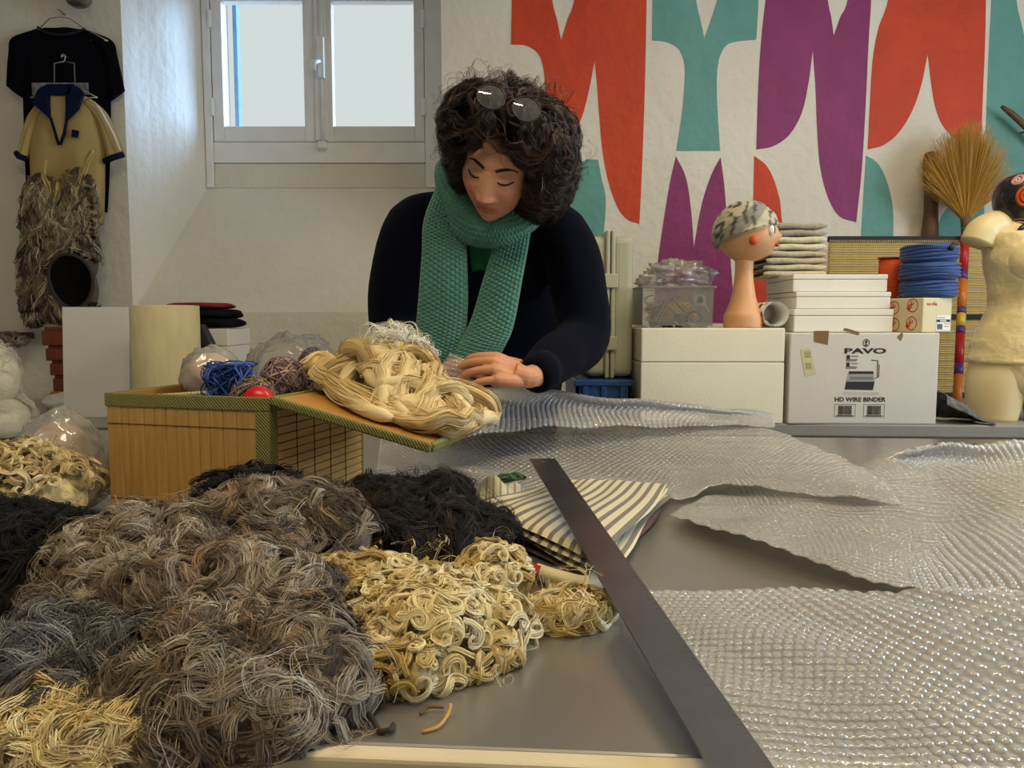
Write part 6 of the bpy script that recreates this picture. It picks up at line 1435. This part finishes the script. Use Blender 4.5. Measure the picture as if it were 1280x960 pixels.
st = seeds(CL, RLm, 150, rg)
V, F, sh = locks(CL2, RL2, 0, .085, 14, rg, curl=90, wave=60, off=.012, lift=.02, fibers=3, width=.004, rad=.00032, start=st, ribbon=True, k=.008, keep=no_face)
o = mk('stray_hairs', H(V)-PO, F, hairm, hair_o, True, col=lock_cols(sh, [srgb(60, 38, 30), srgb(84, 52, 38)], rg)); o['kind'] = 'stuff'
# ---- earring
er = hp1(.080, -.012, -.062); m = MB(); m.ball(er, (.008, .006, .009), 12, 8); wpart('earring', m, mat('pearl_pink', srgb(226, 204, 196), .25)); m = MB(); m.ball(er+A3(0, 0, .014), (.0055, .0055, .006), 10, 7); wpart('earring', m, mat('earring_brown', srgb(150, 96, 80), .3))
# ---- sweater
def fold_noise(V, amp, rgs, fr_=(14, 26, 44)):
    out = V.copy(); r_ = np.random.default_rng(rgs)
    for f in fr_:
        for _ in range(2):
            k_ = r_.normal(0, 1, 3)*f; out += amp*(14/f)*np.sin(V @ k_+r_.uniform(0, 6))[:, None]*r_.normal(0, .6, 3)
    return out
sw = MB(); sw.add(*loft(dense([(.78, PX, 2.14, .185, .122), (.92, PX, 2.13, .20, .128), (1.02, PX, 2.065, .20, .115), (1.12, PX+.01, 1.985, .195, .118), (1.22, PX, 1.895, .175, .120), (1.30, PX, 1.825, .170, .092), (1.345, PX, 1.79, .125, .070), (1.375, PX, 1.775, .080, .058)], 4), 36))
sw.ball(A3(PX-.07, 1.79, 1.20), (.07, .05, .07)); sw.ball(A3(PX+.07, 1.79, 1.20), (.07, .05, .07))
for a, b2, c_ in ((sh_l, el_l, wr_l), (sh_r, el_r, wr_r)):
    P = spline([A3(PX+(a[0]-PX)*.55, a[1]+.0, a[2]+.028), a, (a+b2)/2+A3(np.sign(a[0]-PX)*.012, 0, 0), b2, (b2+c_)/2, c_+(b2-c_)*.12], 4)
    sw.tube(P, np.interp(np.arange(len(P)), [0, 4, 8, 12, 16, 20], [.055, .064, .066, .060, .052, .040]), 18); sw.ball(b2, .058, 14, 9)
Vw, Fw = remesh(sw, .008, 8); Vw = fold_noise(Vw, .0022, 4)
navy = mat('navy_knit', (.0032, .0042, .0105), .95, spec=.04, sheen=.03, bump=.4, bscale=420)
mk('sweater', Vw-PO, Fw, navy, person, True)
for c_, b2 in ((wr_l, el_l), (wr_r, el_r)):
    d = (b2-c_); d /= np.linalg.norm(d); m = MB(); m.tube([c_+d*.012, c_+d*.017, c_+d*.040, c_+d*.060], [.030, .036, .041, .041], 18); wpart('cuff', m, navy)
# trousers and shoes
tr_ = MB()
for s_ in (-1, 1):
    P = spline([(PX+s_*.07, 2.14, .90), (PX+s_*.085, 2.13, .70), (PX+s_*.09, 2.13, .45), (PX+s_*.09, 2.15, .06)], 5); tr_.tube(P, np.interp(np.arange(len(P)), [0, 5, 10, 15], [.105, .098, .078, .066]), 20)
Vt, Ft = remesh(tr_, .012, 4); mk('trousers', Vt-PO, Ft, mat('dark_denim', (.02, .024, .04), .9, bump=.3, bscale=300), person, True)
for s_ in (-1, 1):
    m = MB(); m.ball((PX+s_*.09, 2.095, .045), (.047, .13, .042), 18, 12); m.bx(PX+s_*.09-.045, PX+s_*.09+.045, 1.97, 2.22, .002, .022); wpart('shoe', m, mat('dark_shoe', (.02, .018, .016), .6))
# green top in the neck opening
m = MB()
gp = [[(588, 268), (650, 268)], [(592, 290), (638, 290)], [(597, 315), (622, 315)], [(603, 338), (611, 338)]]
m.grid(lambda u, v: (lambda k, t: (at(gp[k][0][0]*(1-t)*(1-u)+gp[k][1][0]*u*(1-t)+gp[min(3, k+1)][0][0]*t*(1-u)+gp[min(3, k+1)][1][0]*t*u, gp[k][0][1]*(1-t)+gp[min(3, k+1)][0][1]*t, 1.694-.012*math.sin(PI*u)))-PO)(min(2, int(v*3)), v*3-min(2, int(v*3))), 10, 15)
o = m.build('green_top', mat('green_jersey', srgb(22, 104, 72), .9, bump=.3, bscale=500), person, True); s_ = o.modifiers.new('t', 'SOLIDIFY'); s_.thickness = .05; s_.offset = 0
# ---- scarf, knitted: every stitch is relief
def stitch(a, b_):   # moss stitch
    k_ = np.floor(a); return np.abs(np.sin(PI*a))**.7*np.abs(np.sin(PI*(b_+.5*(k_ % 2))))**.7
teal = mat('teal_wool', srgb(82, 136, 122), .95, var=.12, vscale=30, sheen=.35, spec=.1, bump=.5, bscale=700)
def tail(name, pts, thick, st_=.0085, sub=6):
    """pts: (px,py left edge),(px,py right edge), depth"""
    L = spline([at(p[0], p[1], p[4]) for p in pts], 40); Rr = spline([at(p[2], p[3], p[4]) for p in pts], 40)
    ln = np.linalg.norm(np.diff((L+Rr)/2, axis=0), axis=1).sum(); w = np.linalg.norm(Rr-L, axis=1).mean(); ns, nl = int(w/st_), int(ln/st_); NU, NV = ns*sub, nl*sub
    ii = np.linspace(0, len(L)-1, NV+1); L = np.stack([np.interp(ii, np.arange(len(L)), L[:, k]) for k in range(3)], 1); Rr = np.stack([np.interp(ii, np.arange(len(Rr)), Rr[:, k]) for k in range(3)], 1)
    u = np.linspace(0, 1, NU+1)[None, :]; v = np.linspace(0, 1, NV+1)[:, None]
    P = L[:, None]*(1-u[..., None])+Rr[:, None]*u[..., None]
    e = np.sqrt(np.clip(1-(2*u-1)**6, 0, 1)); hgt = .0062*stitch(u*ns, v*nl)*e
    bend = .010*np.sin(PI*u)+.004*np.sin(7*v+3*u)
    Ff = P.copy(); Ff[..., 1] -= bend+thick/2*e+hgt; Bk = P.copy(); Bk[..., 1] += thick/2*e-bend
    n1 = (NU+1)*(NV+1); idx = np.arange(n1).reshape(NV+1, NU+1)
    q = lambda I: np.stack([I[:-1, :-1], I[:-1, 1:], I[1:, 1:], I[1:, :-1]], axis=2).reshape(-1, 4)
    F = np.concatenate([q(idx), q(idx+n1)[:, ::-1], np.stack([idx[0, :-1], idx[0, :-1]+n1, idx[0, 1:]+n1, idx[0, 1:]], 1), np.stack([idx[-1, :-1], idx[-1, 1:], idx[-1, 1:]+n1, idx[-1, :-1]+n1], 1)])
    return mk(name, np.concatenate([Ff.reshape(-1, 3), Bk.reshape(-1, 3)])-PO, F, teal, scarf, True)
scarf = bpy.data.objects.new('scarf', None); COL.objects.link(scarf); scarf.parent = person; scarf['label'] = 'knitted teal wool scarf wound round the neck'
tail('scarf_end', [(548, 226, 590, 236, 1.665), (530, 275, 582, 280, 1.655), (527, 320, 584, 322, 1.645), (522, 380, 585, 385, 1.63), (518, 425, 580, 430, 1.615), (517, 462, 566, 466, 1.60)], .018)
tail('scarf_end', [(626, 262, 667, 262, 1.645), (617, 305, 662, 300, 1.640), (602, 355, 653, 350, 1.630), (586, 405, 642, 408, 1.615), (560, 450, 628, 440, 1.595)], .018)
def loop(pts, r, st_=.0085, sub=5):
    P = spline([at(*p) for p in pts], 40, True); ln = np.linalg.norm(np.diff(P, axis=0), axis=1).sum(); nl = int(ln/st_); NV = nl*sub
    ii = np.linspace(0, len(P), NV, endpoint=False); P = np.stack([np.interp(ii, np.arange(len(P)+1), np.append(P[:, k], P[0, k])) for k in range(3)], 1)
    T = np.roll(P, -1, 0)-np.roll(P, 1, 0); T /= np.linalg.norm(T, axis=1)[:, None]; up = A3(0, -.35, 1); up = up/np.linalg.norm(up); N = up-T*(T @ up)[:, None]; N /= np.linalg.norm(N, axis=1)[:, None]; B2 = np.cross(T, N)
    ns = int(2*PI*r/st_)//2*2; NU = ns*sub; a = np.linspace(0, 2*PI, NU, endpoint=False)[None]; v = np.arange(NV)[:, None]/sub
    rad = r*(1+.10*np.sin(2*a+v*.16)+.06*np.sin(3*a-v*.1))+.0058*stitch(a/(2*PI)*ns, v)
    V = P[:, None]+N[:, None]*(rad*np.cos(a)*1.12)[..., None]+B2[:, None]*(rad*np.sin(a)*.85)[..., None]
    idx = np.arange(NV*NU).reshape(NV, NU); F = np.stack([idx, np.roll(idx, -1, 1), np.roll(np.roll(idx, -1, 1), -1, 0), np.roll(idx, -1, 0)], 2).reshape(-1, 4)
    return mk('scarf_loop', V.reshape(-1, 3)-PO, F, teal, scarf, True)
loop([(562, 222, 1.70), (566, 252, 1.655), (588, 279, 1.63), (622, 287, 1.62), (650, 275, 1.635), (670, 252, 1.68), (668, 232, 1.76), (620, 222, 1.84), (576, 215, 1.79)], .033)
# ---- spectacles pushed up into the hair
ga, gb = at(614, 121, 1.405), at(658, 136.5, 1.41); gx = (gb-ga)/np.linalg.norm(gb-ga); gn = A3(-.07, -.96, .26); gn -= gx*gn.dot(gx); gn /= np.linalg.norm(gn); gu = np.cross(gn, gx); gu = gu if gu[2] > 0 else -gu
sp = thing('spectacles', 'dark rimmed round spectacles pushed up on the woman\'s hair', 'glasses', tuple((ga+gb)/2)); so = (ga+gb)/2
framem = mat('dark_frame', (.012, .010, .010), .3)
lensm = bpy.data.materials.new('lens_glass'); lensm.use_nodes = True; clear_mat(lensm, (.90, .90, .86), .03, .07, .05)
for c in (ga, gb):
    m = MB(); ring_ = [c+gx*.0255*math.cos(a)+gu*.0235*math.sin(a)-so for a in np.linspace(0, 2*PI, 40, endpoint=False)]; m.tube(ring_, .0016, 8, closed=True); rim_ = m.build('rim', framem, sp, True)
    V = [c-so+gn*.0022]+[c-so+gx*.0252*rr_*math.cos(a)+gu*.0232*rr_*math.sin(a)+gn*.0022*(1-rr_**2) for rr_ in (.5, 1) for a in np.linspace(0, 2*PI, 32, endpoint=False)]
    F = [(0, 1+k, 1+(k+1) % 32) for k in range(32)]+[(1+k, 33+k, 33+(k+1) % 32, 1+(k+1) % 32) for k in range(32)]
    m = MB().add(V, F); m.build('lens', lensm, sp, True)
m = MB(); m.tube(spline([ga+gx*.025+gu*.006-so, (ga+gb)/2+gu*.010+gn*.003-so, gb-gx*.025+gu*.006-so], 5), .002, 8); m.build('bridge', framem, sp, True)
for s_, c in ((-1, ga), (1, gb)):
    e0 = c+gx*s_*.026+gu*.004-so; m = MB(); m.tube(spline([e0, e0+gx*s_*.012+gu*.002-gn*.006, e0+gx*s_*.026-gn*.05-gu*.004, e0+gx*s_*.020-gn*.11-gu*.02], 5), .0018, 8); m.build('temple', framem, sp, True)
# ---- loose corner of bubble wrap lifted by the hand
A = np.array([[at(536, 474, 1.50), at(560, 482, 1.475), at(592, 484, 1.46)], [at(550, 458, 1.50), at(568, 462, 1.48), at(592, 468, 1.465)], [at(563, 441, 1.505), at(576, 446, 1.49), at(594, 454, 1.475)]])
A = np.array([spline(r, 8) for r in A]); A = np.array([spline(A[:, j], 8) for j in range(A.shape[1])]).transpose(1, 0, 2)
wrap('small lifted corner of bubble wrap held in the fingers', A=A, pitch=.009, br=.0036, bh=.0022, seed=9, wrin=.0008)
